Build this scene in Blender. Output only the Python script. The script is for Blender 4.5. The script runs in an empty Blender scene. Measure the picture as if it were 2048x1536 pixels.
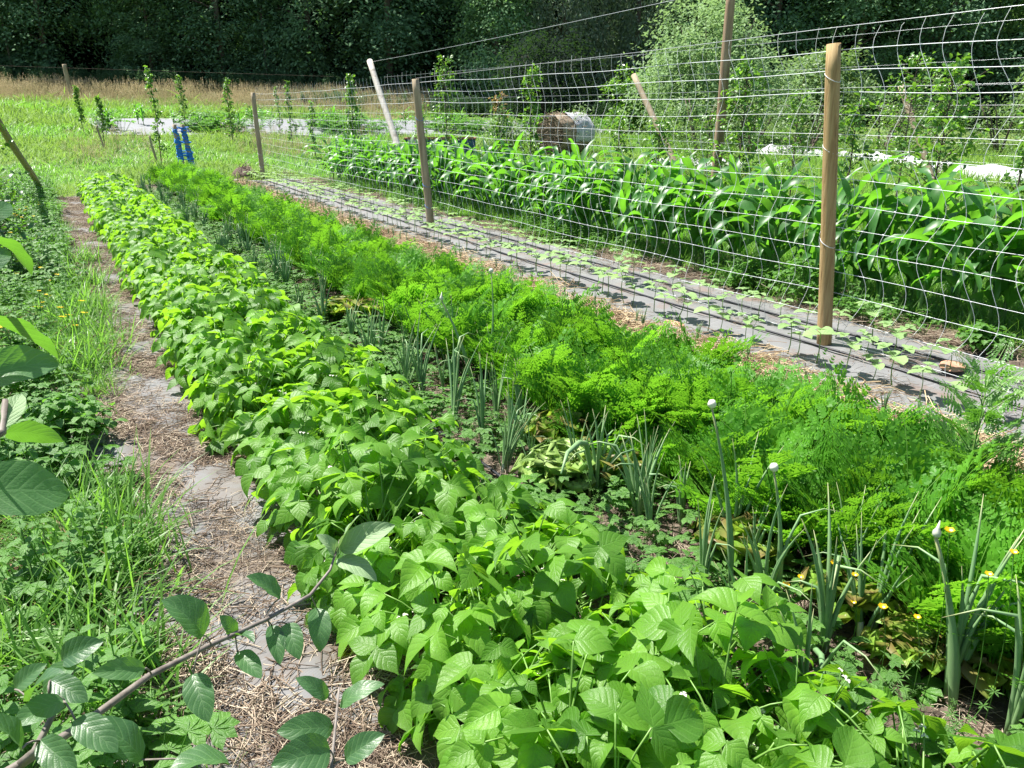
import bpy, math, random
import numpy as np
from mathutils import Vector, Matrix, Euler
random.seed(7); rng = np.random.default_rng(11)
R = math.radians; pi = math.pi
scene = bpy.context.scene
col = scene.collection

# ------------------------------------------------------------------ camera, sky, sun, exposure
cam = bpy.data.cameras.new('camera'); camo = bpy.data.objects.new('camera', cam); col.objects.link(camo)
camo.location = (0, 0, 1.6); camo.rotation_euler = (R(90 - 19.55), 0, R(-30.3))
cam.sensor_width = 36; cam.lens = 27.07; cam.clip_start = 0.05; cam.clip_end = 1000
scene.camera = camo
ELEV = R(62); AZ = math.atan2(-0.485, 0.875)            # azimuth from +Y towards +X
w = bpy.data.worlds.new('World'); scene.world = w; w.use_nodes = True
nt = w.node_tree; bg = nt.nodes['Background']
sky = nt.nodes.new('ShaderNodeTexSky'); sky.sky_type = 'NISHITA'; sky.sun_disc = False
sky.sun_elevation = ELEV; sky.sun_rotation = AZ; sky.air_density = 1.0; sky.dust_density = 1.0; sky.ozone_density = 1.2
nt.links.new(sky.outputs[0], bg.inputs[0]); bg.inputs[1].default_value = 0.07
sl = bpy.data.lights.new('sun', 'SUN'); sl.energy = 5.0; sl.angle = R(0.53); sl.color = (1, 0.955, 0.88)
so = bpy.data.objects.new('sun', sl); col.objects.link(so)
sd = Vector((math.sin(AZ) * math.cos(ELEV), math.cos(AZ) * math.cos(ELEV), math.sin(ELEV)))
so.rotation_euler = (-sd).to_track_quat('-Z', 'Y').to_euler(); so.location = (0, 0, 30)
scene.view_settings.view_transform = 'Standard'; scene.view_settings.look = 'None'
scene.view_settings.gamma = 1; scene.view_settings.exposure = 1.3
scene.cycles.max_bounces = 7; scene.cycles.diffuse_bounces = 3; scene.cycles.transmission_bounces = 5
scene.cycles.glossy_bounces = 2; scene.cycles.caustics_reflective = False; scene.cycles.caustics_refractive = False

# ------------------------------------------------------------------ helpers
def T(y):
    t = y - 20
    return 0.0 if t < 0 else (0.005 * t * t if t < 6 else 0.18 + 0.06 * (t - 6))

class MB:
    """collects quads and links them as one mesh object"""
    def __init__(s): s.v = []; s.f = []; s.u = []; s.r = []; s.m = []; s.n = 0
    def add(s, v, f, u=None, r=None, m=0):
        v = np.asarray(v, np.float32); f = np.asarray(f, np.int32)
        s.v.append(v); s.f.append(f + s.n); s.n += len(v)
        s.u.append(np.zeros((len(v), 2), np.float32) if u is None else np.asarray(u, np.float32))
        s.r.append(np.full(len(v), random.random() if r is None else r, np.float32))
        s.m.append(np.full(len(f), m, np.int32))
    def mesh(s, name, mats, smooth=True):
        me = bpy.data.meshes.new(name)
        v = np.concatenate(s.v); f = np.concatenate(s.f); u = np.concatenate(s.u)
        me.vertices.add(len(v)); me.vertices.foreach_set('co', v.ravel())
        me.loops.add(f.size); me.loops.foreach_set('vertex_index', f.ravel())
        me.polygons.add(len(f)); me.polygons.foreach_set('loop_start', np.arange(0, f.size, 4, dtype=np.int32))
        me.polygons.foreach_set('loop_total', np.full(len(f), 4, np.int32))
        for m in (mats if isinstance(mats, (list, tuple)) else [mats]): me.materials.append(m)
        me.polygons.foreach_set('material_index', np.concatenate(s.m))
        me.polygons.foreach_set('use_smooth', np.full(len(f), smooth))
        me.update(calc_edges=True)
        uv = me.uv_layers.new(name='UVMap'); uv.data.foreach_set('uv', u[f.ravel()].ravel())
        a = me.attributes.new('rnd', 'FLOAT', 'POINT'); a.data.foreach_set('value', np.concatenate(s.r))
        me.validate()
        return me
    def build(s, name, mats, parent=None, smooth=True, loc=None):
        o = bpy.data.objects.new(name, s.mesh(name, mats, smooth)); col.objects.link(o)
        if parent: o.parent = parent
        if loc is not None: o.location = loc
        return o

def tag(o, label=None, cat=None, group=None, kind=None):
    for k, x in (('label', label), ('category', cat), ('group', group), ('kind', kind)):
        if x: o[k] = x
    return o
def thing(name, label, cat, loc=(0, 0, 0), rz=0, group=None):
    o = bpy.data.objects.new(name, None); col.objects.link(o); o.location = loc; o.rotation_euler = (0, 0, rz)
    o.empty_display_size = 0.1
    return tag(o, label, cat, group)
def meshob(name, me, parent=None, loc=None):
    o = bpy.data.objects.new(name, me); col.objects.link(o)
    if parent: o.parent = parent
    if loc is not None: o.location = loc
    return o
def copy_tree(root, loc, rot=(0, 0, 0), sc=1.0, label=None, group=None):
    r = root.copy(); col.objects.link(r); r.location = loc; r.rotation_euler = rot
    r.scale = sc if isinstance(sc, tuple) else (sc, sc, sc)
    if label: r['label'] = label
    if group: r['group'] = group
    for ch in list(root.children):
        c = ch.copy(); col.objects.link(c); c.parent = r
        for g in list(ch.children):
            d = g.copy(); col.objects.link(d); d.parent = c
    return r
def frame(d, up=(0, 0, 1)):
    """rotation matrix whose Y column is d and whose Z column leans to up"""
    d = np.asarray(d, float); d = d / (np.linalg.norm(d) + 1e-9); up = np.asarray(up, float)
    x = np.cross(d, up); n = np.linalg.norm(x)
    x = np.array([1.0, 0, 0]) if n < 1e-5 else x / n
    z = np.cross(x, d)
    return np.stack([x, d, z], 1)
def grid_faces(nu, nv):
    i, j = np.meshgrid(np.arange(nu), np.arange(nv), indexing='ij'); a = (i * (nv + 1) + j).ravel()
    return np.stack([a, a + 1, a + nv + 2, a + nv + 1], 1)
def leaf(L, W, nu=6, nv=4, a=0.45, b=0.9, fold=0.25, droop=0.7, wave=0.0, tipdrop=0.0, pet=0.0):
    """a blade from the origin along +Y, facing +Z"""
    u = np.linspace(0, 1, nu + 1); v = np.linspace(-1, 1, nv + 1)
    pk = a / (a + b); prof = (np.maximum(u, 1e-4) ** a) * (np.maximum(1 - u, 0) ** b)
    prof = prof / ((pk ** a) * ((1 - pk) ** b)); prof[0] = 0.06; prof[-1] = 0.015
    th = -droop * u - tipdrop * u * u
    dy = np.cos(th); dz = np.sin(th)
    cy = np.concatenate([[0], np.cumsum((dy[1:] + dy[:-1]) / 2)]) / nu * L
    cz = np.concatenate([[0], np.cumsum((dz[1:] + dz[:-1]) / 2)]) / nu * L
    w_ = prof * W / 2
    X = w_[:, None] * v[None]; av = np.abs(v)[None]
    lift = fold * w_[:, None] * av + wave * L * np.sin(u * 17 + 1)[:, None] * av ** 2 * np.sign(v)[None] * prof[:, None]
    Y = cy[:, None] - np.sin(th)[:, None] * lift; Z = cz[:, None] + np.cos(th)[:, None] * lift
    P = np.stack([X, Y, Z], -1).reshape(-1, 3)
    U = np.stack([np.repeat(u, nv + 1), np.tile(v * 0.5 + 0.5, nu + 1)], 1)
    return P, grid_faces(nu, nv), U
def tube(pts, rad, n=6, close=True):
    pts = np.asarray(pts, float); k = len(pts); rad = np.broadcast_to(np.asarray(rad, float), (k,))
    tg = np.gradient(pts, axis=0); tg /= (np.linalg.norm(tg, axis=1, keepdims=True) + 1e-9)
    ref = np.array([0, 0, 1.0]) if abs(tg[0][2]) < 0.9 else np.array([1.0, 0, 0])
    A = []
    for i in range(k):
        x = np.cross(tg[i], ref); x /= np.linalg.norm(x) + 1e-9; y = np.cross(x, tg[i]); ref = -np.cross(x, tg[i]) * -1
        an = np.linspace(0, 2 * pi, n, endpoint=False)
        A.append(pts[i] + rad[i] * (np.cos(an)[:, None] * x + np.sin(an)[:, None] * y))
    if close:
        A.insert(0, np.repeat(pts[:1], n, 0)); A.append(np.repeat(pts[-1:], n, 0)); k += 2
    V = np.concatenate(A); f = []
    i, j = np.meshgrid(np.arange(k - 1), np.arange(n), indexing='ij'); i = i.ravel(); j = j.ravel(); j2 = (j + 1) % n
    F = np.stack([i * n + j, i * n + j2, (i + 1) * n + j2, (i + 1) * n + j], 1)
    U = np.stack([np.repeat(np.linspace(0, 1, k), n), np.tile(np.linspace(0, 1, n), k)], 1)
    return V, F, U
def bend(p0, p1, sag, n=5, side=(0, 0, 0)):
    p0 = np.asarray(p0, float); p1 = np.asarray(p1, float); t = np.linspace(0, 1, n)[:, None]
    return p0 + (p1 - p0) * t + (np.array([0, 0, sag]) + np.asarray(side)) * 4 * t * (1 - t)
def blob(c, r, nu=8, nv=6, jit=0.0):
    th = np.linspace(0, pi, nv + 1); ph = np.linspace(0, 2 * pi, nu + 1)
    a, b = np.meshgrid(th, ph, indexing='ij')
    P = np.stack([np.sin(a) * np.cos(b), np.sin(a) * np.sin(b), np.cos(a)], -1)
    if jit: P = P * (1 + jit * np.sin(5 * a + 2 * b)[..., None] * 0.5)
    return (P * np.asarray(r) + np.asarray(c)).reshape(-1, 3), grid_faces(nv, nu), None

# ------------------------------------------------------------------ materials
def newmat(name):
    m = bpy.data.materials.new(name); m.use_nodes = True; n = m.node_tree; n.nodes.clear()
    return m, n, n.nodes.new('ShaderNodeOutputMaterial')
def N(n, t, **k):
    x = n.nodes.new(t)
    for a, b in k.items():
        if a.startswith('i_'): x.inputs[int(a[2:])].default_value = b
        else: setattr(x, a, b)
    return x
def ramp(n, fac, stops):
    r = n.nodes.new('ShaderNodeValToRGB'); e = r.color_ramp.elements
    e[0].position, e[0].color = stops[0][0], (*stops[0][1], 1)
    e[1].position, e[1].color = stops[-1][0], (*stops[-1][1], 1)
    for p, c in stops[1:-1]:
        x = e.new(p); x.color = (*c, 1)
    n.links.new(fac, r.inputs[0]); return r
def math_(n, op, a, b=None, c=None):
    x = n.nodes.new('ShaderNodeMath'); x.operation = op
    for i, q in enumerate((a, b, c)):
        if q is None: continue
        if isinstance(q, (int, float)): x.inputs[i].default_value = q
        else: n.links.new(q, x.inputs[i])
    return x.outputs[0]
def leafmat(name, c1, c2, tr, rough=0.42, spec=0.5, tf=0.42, veins=0, vstr=0.5, vcol=None, tip=None):
    """c1..c2: leaf colours picked per leaf and plant; tr: colour of light passing through"""
    m, n, out = newmat(name); L = n.links
    at = N(n, 'ShaderNodeAttribute', attribute_name='rnd'); oi = N(n, 'ShaderNodeObjectInfo')
    tc = N(n, 'ShaderNodeNewGeometry')
    no = N(n, 'ShaderNodeTexNoise'); no.inputs['Scale'].default_value = 12.0; no.inputs['Detail'].default_value = 6; no.inputs['Roughness'].default_value = 0.65; L.new(tc.outputs['Position'], no.inputs['Vector'])
    mix = math_(n, 'ADD', math_(n, 'MULTIPLY', at.outputs['Fac'], 0.55), math_(n, 'MULTIPLY', oi.outputs['Random'], 0.3))
    mix = math_(n, 'ADD', mix, math_(n, 'MULTIPLY', math_(n, 'SUBTRACT', no.outputs['Fac'], 0.36), 0.6))
    rc = ramp(n, mix, [(0.0, c1), (1.0, c2)]); colr = rc.outputs[0]
    k = 1.25 * np.array(tr)
    rt = ramp(n, mix, [(0.0, tuple(0.65 * np.array(tr))), (1.0, tuple(np.minimum(k, 1)))]); tcol = rt.outputs[0]
    nrm = None
    if veins:
        uv = N(n, 'ShaderNodeUVMap'); sp = N(n, 'ShaderNodeSeparateXYZ'); L.new(uv.outputs[0], sp.inputs[0])
        av = math_(n, 'MULTIPLY', math_(n, 'ABSOLUTE', math_(n, 'SUBTRACT', sp.outputs[1], 0.5)), 2.0)
        s = math_(n, 'SUBTRACT', sp.outputs[0], math_(n, 'MULTIPLY', av, 0.3))
        fr = math_(n, 'PINGPONG', math_(n, 'MULTIPLY', s, veins), 0.5)          # 0 at a vein, .5 between
        side = math_(n, 'SMOOTH_MIN', math_(n, 'MULTIPLY', fr, 2.2), 0.55, 0.3)
        mid = math_(n, 'MINIMUM', math_(n, 'MULTIPLY', av, 7.0), 0.6)
        hgt = math_(n, 'MINIMUM', side, mid)
        n2 = N(n, 'ShaderNodeTexVoronoi'); n2.inputs['Scale'].default_value = 30
        L.new(uv.outputs[0], n2.inputs['Vector'])
        hh = math_(n, 'ADD', hgt, math_(n, 'MULTIPLY', n2.outputs['Distance'], 0.35))
        bp = N(n, 'ShaderNodeBump'); bp.inputs['Strength'].default_value = vstr; bp.inputs['Distance'].default_value = 0.004
        L.new(hh, bp.inputs['Height']); nrm = bp.outputs[0]
        vm = N(n, 'ShaderNodeMix', data_type='RGBA'); vf = math_(n, 'SUBTRACT', 0.5, math_(n, 'MINIMUM', math_(n, 'MULTIPLY', hgt, 2.4), 0.5))
        L.new(vf, vm.inputs['Factor']); L.new(colr, vm.inputs['A']); vm.inputs['B'].default_value = (*(vcol or tuple(np.array(c2) * 1.6)), 1)
        colr = vm.outputs['Result']
    if tip:
        uv = N(n, 'ShaderNodeUVMap'); sp = N(n, 'ShaderNodeSeparateXYZ'); L.new(uv.outputs[0], sp.inputs[0])
        tm = N(n, 'ShaderNodeMix', data_type='RGBA'); f = math_(n, 'MULTIPLY', math_(n, 'SUBTRACT', sp.outputs[0], tip[0]), tip[1])
        x = N(n, 'ShaderNodeClamp'); L.new(f, x.inputs[0]); L.new(x.outputs[0], tm.inputs['Factor']); L.new(colr, tm.inputs['A'])
        tm.inputs['B'].default_value = (*tip[2], 1); colr = tm.outputs['Result']
    p = N(n, 'ShaderNodeBsdfPrincipled'); p.inputs['Roughness'].default_value = rough; p.inputs['Specular IOR Level'].default_value = spec
    L.new(colr, p.inputs['Base Color'])
    t = N(n, 'ShaderNodeBsdfTranslucent'); L.new(tcol, t.inputs[0])
    if nrm: L.new(nrm, p.inputs['Normal']); L.new(nrm, t.inputs['Normal'])
    ms = N(n, 'ShaderNodeMixShader'); ms.inputs[0].default_value = tf
    L.new(p.outputs[0], ms.inputs[1]); L.new(t.outputs[0], ms.inputs[2]); L.new(ms.outputs[0], out.inputs[0])
    return m
def mat(name, stops, scale=8, rough=0.8, detail=6, bump=0.3, bdist=0.01, stretch=(1, 1, 1), spec=0.3, coord='Object', metal=0, rnd=0.0):
    m, n, out = newmat(name); L = n.links
    if coord == 'Object': tc = N(n, 'ShaderNodeTexCoord').outputs['Object']
    else: tc = N(n, 'ShaderNodeNewGeometry').outputs['Position']
    mp = N(n, 'ShaderNodeMapping'); mp.inputs['Scale'].default_value = stretch; L.new(tc, mp.inputs[0])
    no = N(n, 'ShaderNodeTexNoise'); no.inputs['Scale'].default_value = scale; no.inputs['Detail'].default_value = detail; no.inputs['Roughness'].default_value = 0.62
    L.new(mp.outputs[0], no.inputs['Vector'])
    fac = no.outputs['Fac']
    if rnd:
        at = N(n, 'ShaderNodeAttribute', attribute_name='rnd'); fac = math_(n, 'ADD', fac, math_(n, 'MULTIPLY', math_(n, 'SUBTRACT', at.outputs['Fac'], 0.5), rnd))
    r = ramp(n, fac, stops)
    p = N(n, 'ShaderNodeBsdfPrincipled'); p.inputs['Roughness'].default_value = rough; p.inputs['Specular IOR Level'].default_value = spec
    p.inputs['Metallic'].default_value = metal
    L.new(r.outputs[0], p.inputs['Base Color'])
    if bump:
        b = N(n, 'ShaderNodeBump'); b.inputs['Strength'].default_value = bump; b.inputs['Distance'].default_value = bdist
        L.new(no.outputs['Fac'], b.inputs['Height']); L.new(b.outputs[0], p.inputs['Normal'])
    L.new(p.outputs[0], out.inputs[0])
    return m

M = {}
M['bean'] = leafmat('bean_leaf', (0.045, 0.14, 0.018), (0.18, 0.37, 0.04), (0.33, 0.68, 0.03), rough=0.45, spec=0.45, tf=0.45, veins=6, vstr=0.38, vcol=(0.15, 0.32, 0.06))
M['bean_stem'] = leafmat('bean_stem', (0.12, 0.26, 0.05), (0.20, 0.36, 0.08), (0.2, 0.4, 0.05), tf=0.15)
M['petal'] = leafmat('white_petal', (0.72, 0.70, 0.60), (0.85, 0.83, 0.75), (0.7, 0.7, 0.6), tf=0.3)
M['carrot'] = leafmat('carrot_leaf', (0.05, 0.18, 0.015), (0.135, 0.35, 0.03), (0.27, 0.64, 0.03), rough=0.5, spec=0.3, tf=0.42)
M['carrot_stem'] = leafmat('carrot_stem', (0.06, 0.18, 0.02), (0.12, 0.28, 0.03), (0.12, 0.4, 0.02), tf=0.2)
M['corn'] = leafmat('maize_leaf', (0.035, 0.12, 0.03), (0.08, 0.22, 0.05), (0.20, 0.56, 0.03), rough=0.42, spec=0.6, tf=0.42, veins=0)
M['stalk'] = leafmat('maize_stalk', (0.10, 0.22, 0.05), (0.16, 0.30, 0.08), (0.2, 0.4, 0.05), tf=0.12)
M['onion'] = leafmat('onion_leaf', (0.13, 0.27, 0.12), (0.30, 0.46, 0.20), (0.12, 0.3, 0.08), rough=0.45, spec=0.5, tf=0.12, tip=(0.74, 4.0, (0.50, 0.40, 0.20)))
M['onion_bud'] = leafmat('onion_bud', (0.6, 0.62, 0.5), (0.78, 0.78, 0.66), (0.5, 0.5, 0.4), tf=0.15)
M['grass'] = leafmat('grass_blade', (0.06, 0.17, 0.025), (0.17, 0.33, 0.06), (0.26, 0.56, 0.06), rough=0.45, spec=0.4, tf=0.42)
M['meadow'] = leafmat('meadow_grass', (0.11, 0.24, 0.035), (0.24, 0.36, 0.09), (0.30, 0.50, 0.07), rough=0.6, spec=0.2, tf=0.35)
M['straw_grass'] = leafmat('dry_seeded_grass', (0.26, 0.30, 0.12), (0.68, 0.52, 0.36), (0.62, 0.52, 0.30), rough=0.7, spec=0.1, tf=0.3)
M['weed'] = leafmat('weed_leaf', (0.05, 0.15, 0.025), (0.12, 0.27, 0.045), (0.2, 0.5, 0.04), rough=0.42, spec=0.5, tf=0.38, veins=4, vstr=0.5)
M['nettle'] = leafmat('nettle_leaf', (0.06, 0.13, 0.06), (0.12, 0.21, 0.09), (0.12, 0.26, 0.07), rough=0.7, spec=0.15, tf=0.3)
M['apple'] = leafmat('apple_leaf', (0.03, 0.085, 0.04), (0.075, 0.16, 0.06), (0.20, 0.50, 0.03), rough=0.40, spec=0.6, tf=0.3, veins=7, vstr=0.16, vcol=(0.2, 0.34, 0.14))
M['apple_young'] = leafmat('young_apple_leaf', (0.22, 0.34, 0.17), (0.32, 0.44, 0.24), (0.3, 0.5, 0.12), rough=0.55, spec=0.3, tf=0.3, veins=7, vstr=0.3)
M['fruit_leaf'] = leafmat('orchard_leaf', (0.045, 0.12, 0.025), (0.12, 0.26, 0.045), (0.25, 0.52, 0.04), rough=0.38, spec=0.55, tf=0.36)
M['red_leaf'] = leafmat('reddish_shoot_leaf', (0.12, 0.18, 0.04), (0.30, 0.17, 0.08), (0.45, 0.3, 0.1), tf=0.36)
M['willow'] = leafmat('willow_leaf', (0.16, 0.27, 0.12), (0.31, 0.45, 0.20), (0.34, 0.52, 0.18), rough=0.6, spec=0.15, tf=0.36)
M['shrub'] = leafmat('shrub_leaf', (0.08, 0.16, 0.055), (0.19, 0.29, 0.11), (0.25, 0.42, 0.09), rough=0.5, spec=0.4, tf=0.36)
M['forest'] = leafmat('forest_leaf', (0.08, 0.155, 0.085), (0.15, 0.28, 0.13), (0.16, 0.34, 0.07), rough=0.7, spec=0.12, tf=0.3)
M['forest_dark_shade'] = leafmat('dark_shade_forest_leaf', (0.012, 0.022, 0.018), (0.025, 0.045, 0.03), (0.04, 0.09, 0.02), rough=0.8, spec=0.08)  # back rows: forest shade put into the leaf colour; also a dark green bush
M['forest_light'] = leafmat('light_forest_leaf', (0.13, 0.24, 0.13), (0.24, 0.40, 0.18), (0.22, 0.44, 0.1), rough=0.7, spec=0.12, tf=0.32)
M['forest_grey'] = leafmat('grey_forest_leaf', (0.12, 0.17, 0.12), (0.20, 0.27, 0.17), (0.15, 0.26, 0.1), rough=0.7, spec=0.12, tf=0.25)
M['lettuce'] = leafmat('lettuce_leaf', (0.10, 0.26, 0.03), (0.26, 0.44, 0.06), (0.45, 0.65, 0.06), rough=0.4, tf=0.42, veins=5, vstr=0.6, tip=(0.86, 6.0, (0.24, 0.13, 0.06)))
M['lettuce_green'] = leafmat('pale_lettuce_leaf', (0.18, 0.34, 0.05), (0.42, 0.55, 0.20), (0.42, 0.62, 0.12), rough=0.4, tf=0.35, veins=5, vstr=0.6)
M['seedling'] = leafmat('seedling_leaf', (0.20, 0.34, 0.13), (0.32, 0.48, 0.20), (0.40, 0.60, 0.15), rough=0.5, spec=0.35, tf=0.38, veins=5, vstr=0.4)
M['yellow'] = leafmat('yellow_petal', (0.75, 0.50, 0.01), (0.85, 0.62, 0.02), (0.9, 0.6, 0.02), rough=0.3, tf=0.3)
M['bark'] = mat('bark', [(0.3, (0.06, 0.045, 0.035)), (0.7, (0.19, 0.15, 0.12))], scale=14, stretch=(1, 1, 0.25), bump=0.6)
M['twig'] = mat('twig_bark', [(0.3, (0.10, 0.08, 0.07)), (0.7, (0.27, 0.24, 0.21))], scale=60, rough=0.55, bump=0.4, bdist=0.002)
M['wood'] = mat('pale_post_wood', [(0.26, (0.07, 0.045, 0.02)), (0.34, (0.26, 0.165, 0.07)), (0.5, (0.38, 0.26, 0.12)), (0.72, (0.46, 0.34, 0.17))], scale=11, stretch=(4.5, 4.5, 0.3), rough=0.78, bump=0.8, bdist=0.006)
M['wood_grey'] = mat('grey_post_wood', [(0.3, (0.24, 0.19, 0.12)), (0.7, (0.44, 0.36, 0.25))], scale=11, stretch=(2, 2, 0.2), rough=0.8, bump=0.5)
M['wood_brown'] = mat('brown_pole_wood', [(0.3, (0.20, 0.13, 0.08)), (0.7, (0.42, 0.30, 0.20))], scale=10, stretch=(2, 2, 0.2), rough=0.75, bump=0.5)
M['birch'] = mat('white_birch_wood', [(0.30, (0.22, 0.17, 0.12)), (0.44, (0.50, 0.46, 0.40)), (0.7, (0.62, 0.58, 0.52))], scale=9, rough=0.7, bump=0.4)
M['net'] = mat('white_netting', [(0.3, (0.62, 0.66, 0.70)), (0.7, (0.75, 0.78, 0.80))], rough=0.35, spec=0.6, bump=0)
M['wire'] = mat('galvanised_wire', [(0.3, (0.34, 0.36, 0.38)), (0.7, (0.50, 0.52, 0.54))], rough=0.35, spec=0.6, bump=0, metal=0.4)
M['hose'] = mat('black_hose', [(0.3, (0.012, 0.013, 0.017)), (0.7, (0.03, 0.032, 0.04))], rough=0.35, bump=0)
M['blue'] = mat('blue_twine', [(0.35, (0.01, 0.13, 0.55)), (0.65, (0.03, 0.30, 0.80))], scale=30, rough=0.45, bump=0.5)
M['straw'] = mat('straw', [(0.25, (0.20, 0.13, 0.075)), (0.5, (0.45, 0.34, 0.20)), (0.75, (0.66, 0.54, 0.34))], scale=1.7, detail=3, rough=0.7, bump=0, coord='P', rnd=0.75)
M['litter'] = mat('dry_clippings', [(0.25, (0.10, 0.07, 0.05)), (0.5, (0.27, 0.20, 0.145)), (0.78, (0.50, 0.42, 0.32))], scale=3, detail=3, rough=0.8, bump=0, coord='P', rnd=0.75)
M['brown_stalks'] = mat('withered_stalks', [(0.25, (0.10, 0.06, 0.035)), (0.75, (0.34, 0.22, 0.13))], scale=3, rough=0.8, bump=0, coord='P', rnd=0.7)
M['hay'] = mat('old_hay', [(0.25, (0.11, 0.08, 0.055)), (0.75, (0.36, 0.29, 0.20))], scale=3, rough=0.9, bump=0.6, bdist=0.03, coord='P', rnd=0.7)
M['fleece'] = mat('white_fleece', [(0.3, (0.38, 0.39, 0.41)), (0.7, (0.46, 0.46, 0.48))], scale=3, rough=0.6, bump=0.5, bdist=0.05)
M['soil'] = mat('garden_soil', [(0.25, (0.045, 0.034, 0.027)), (0.5, (0.105, 0.08, 0.062)), (0.62, (0.17, 0.135, 0.105)), (0.8, (0.28, 0.235, 0.19))], scale=14, detail=12, rough=0.95, bump=1.0, bdist=0.03, coord='P')
M['terracotta'] = mat('clay_shard', [(0.3, (0.40, 0.20, 0.13)), (0.7, (0.52, 0.30, 0.21))], scale=20, rough=0.8)

M['backdrop'] = mat('backdrop_undergrowth', [(0.3, (0.012, 0.018, 0.010)), (0.7, (0.035, 0.05, 0.022))], scale=1.5, detail=10, rough=1, bump=1, bdist=.3, coord='P', spec=0)  # dark undergrowth tone for the added slope that hides the sky
def fabric_mat(name, base, dirt, dirtamt, stripe=0.25):
    m, n, out = newmat(name); L = n.links
    pos = N(n, 'ShaderNodeNewGeometry').outputs['Position']
    sp = N(n, 'ShaderNodeSeparateXYZ'); L.new(pos, sp.inputs[0])
    w1 = N(n, 'ShaderNodeTexWave', bands_direction='X'); w1.inputs['Scale'].default_value = 90; L.new(pos, w1.inputs['Vector'])
    w2 = N(n, 'ShaderNodeTexWave', bands_direction='Y'); w2.inputs['Scale'].default_value = 90; L.new(pos, w2.inputs['Vector'])
    wv = math_(n, 'MULTIPLY', math_(n, 'ADD', w1.outputs['Fac'], w2.outputs['Fac']), 0.5)
    lx = math_(n, 'PINGPONG', sp.outputs[0], stripe / 2); ly = math_(n, 'PINGPONG', sp.outputs[1], stripe / 2)
    ln = math_(n, 'MAXIMUM', math_(n, 'LESS_THAN', lx, 0.0025), math_(n, 'LESS_THAN', ly, 0.0025))
    no = N(n, 'ShaderNodeTexNoise'); no.inputs['Scale'].default_value = 2.2; no.inputs['Detail'].default_value = 9; no.inputs['Roughness'].default_value = 0.65; L.new(pos, no.inputs['Vector'])
    b0 = N(n, 'ShaderNodeMix', data_type='RGBA'); L.new(wv, b0.inputs['Factor']); b0.inputs['A'].default_value = (*[c * 0.82 for c in base], 1); b0.inputs['B'].default_value = (*[c * 1.15 for c in base], 1)
    b1 = N(n, 'ShaderNodeMix', data_type='RGBA'); L.new(math_(n, 'MULTIPLY', ln, 0.5), b1.inputs['Factor']); L.new(b0.outputs['Result'], b1.inputs['A']); b1.inputs['B'].default_value = (*[min(1, c * 1.7) for c in base], 1)
    d = ramp(n, no.outputs['Fac'], [(dirtamt, (0, 0, 0)), (dirtamt + 0.14, (1, 1, 1))])
    b2 = N(n, 'ShaderNodeMix', data_type='RGBA'); L.new(d.outputs[0], b2.inputs['Factor']); L.new(b1.outputs['Result'], b2.inputs['A']); b2.inputs['B'].default_value = (*dirt, 1)
    p = N(n, 'ShaderNodeBsdfPrincipled'); p.inputs['Roughness'].default_value = 0.6; p.inputs['Specular IOR Level'].default_value = 0.35
    L.new(b2.outputs['Result'], p.inputs['Base Color'])
    bp = N(n, 'ShaderNodeBump'); bp.inputs['Strength'].default_value = 0.35; bp.inputs['Distance'].default_value = 0.002; L.new(wv, bp.inputs['Height'])
    L.new(bp.outputs[0], p.inputs['Normal']); L.new(p.outputs[0], out.inputs[0]); return m
M['path'] = fabric_mat('path_fabric', (0.15, 0.15, 0.152), (0.12, 0.095, 0.075), 0.46)
M['mat'] = fabric_mat('bed_fabric', (0.175, 0.176, 0.18), (0.18, 0.125, 0.105), 0.55)
M['far_mat'] = fabric_mat('pale_fabric', (0.21, 0.217, 0.235), (0.17, 0.22, 0.19), 0.55)
def ground_mat():
    m, n, out = newmat('meadow_ground'); L = n.links
    pos = N(n, 'ShaderNodeNewGeometry').outputs['Position']
    a = N(n, 'ShaderNodeTexNoise'); a.inputs['Scale'].default_value = 0.35; a.inputs['Detail'].default_value = 8; L.new(pos, a.inputs['Vector'])
    b = N(n, 'ShaderNodeTexNoise'); b.inputs['Scale'].default_value = 18; b.inputs['Detail'].default_value = 8; L.new(pos, b.inputs['Vector'])
    r1 = ramp(n, a.outputs['Fac'], [(0.35, (0.09, 0.19, 0.03)), (0.62, (0.17, 0.24, 0.07))])
    r2 = ramp(n, b.outputs['Fac'], [(0.35, (0.05, 0.045, 0.03)), (0.6, (0.14, 0.20, 0.05))])
    mx = N(n, 'ShaderNodeMix', data_type='RGBA'); mx.inputs['Factor'].default_value = 0.5
    L.new(r1.outputs[0], mx.inputs['A']); L.new(r2.outputs[0], mx.inputs['B'])
    p = N(n, 'ShaderNodeBsdfPrincipled'); p.inputs['Roughness'].default_value = 0.95; p.inputs['Specular IOR Level'].default_value = 0.1
    L.new(mx.outputs['Result'], p.inputs['Base Color'])
    bp = N(n, 'ShaderNodeBump'); bp.inputs['Strength'].default_value = 0.8; bp.inputs['Distance'].default_value = 0.05; L.new(b.outputs['Fac'], bp.inputs['Height']); L.new(bp.outputs[0], p.inputs['Normal'])
    L.new(p.outputs[0], out.inputs[0]); return m
M['ground'] = ground_mat()

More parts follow.
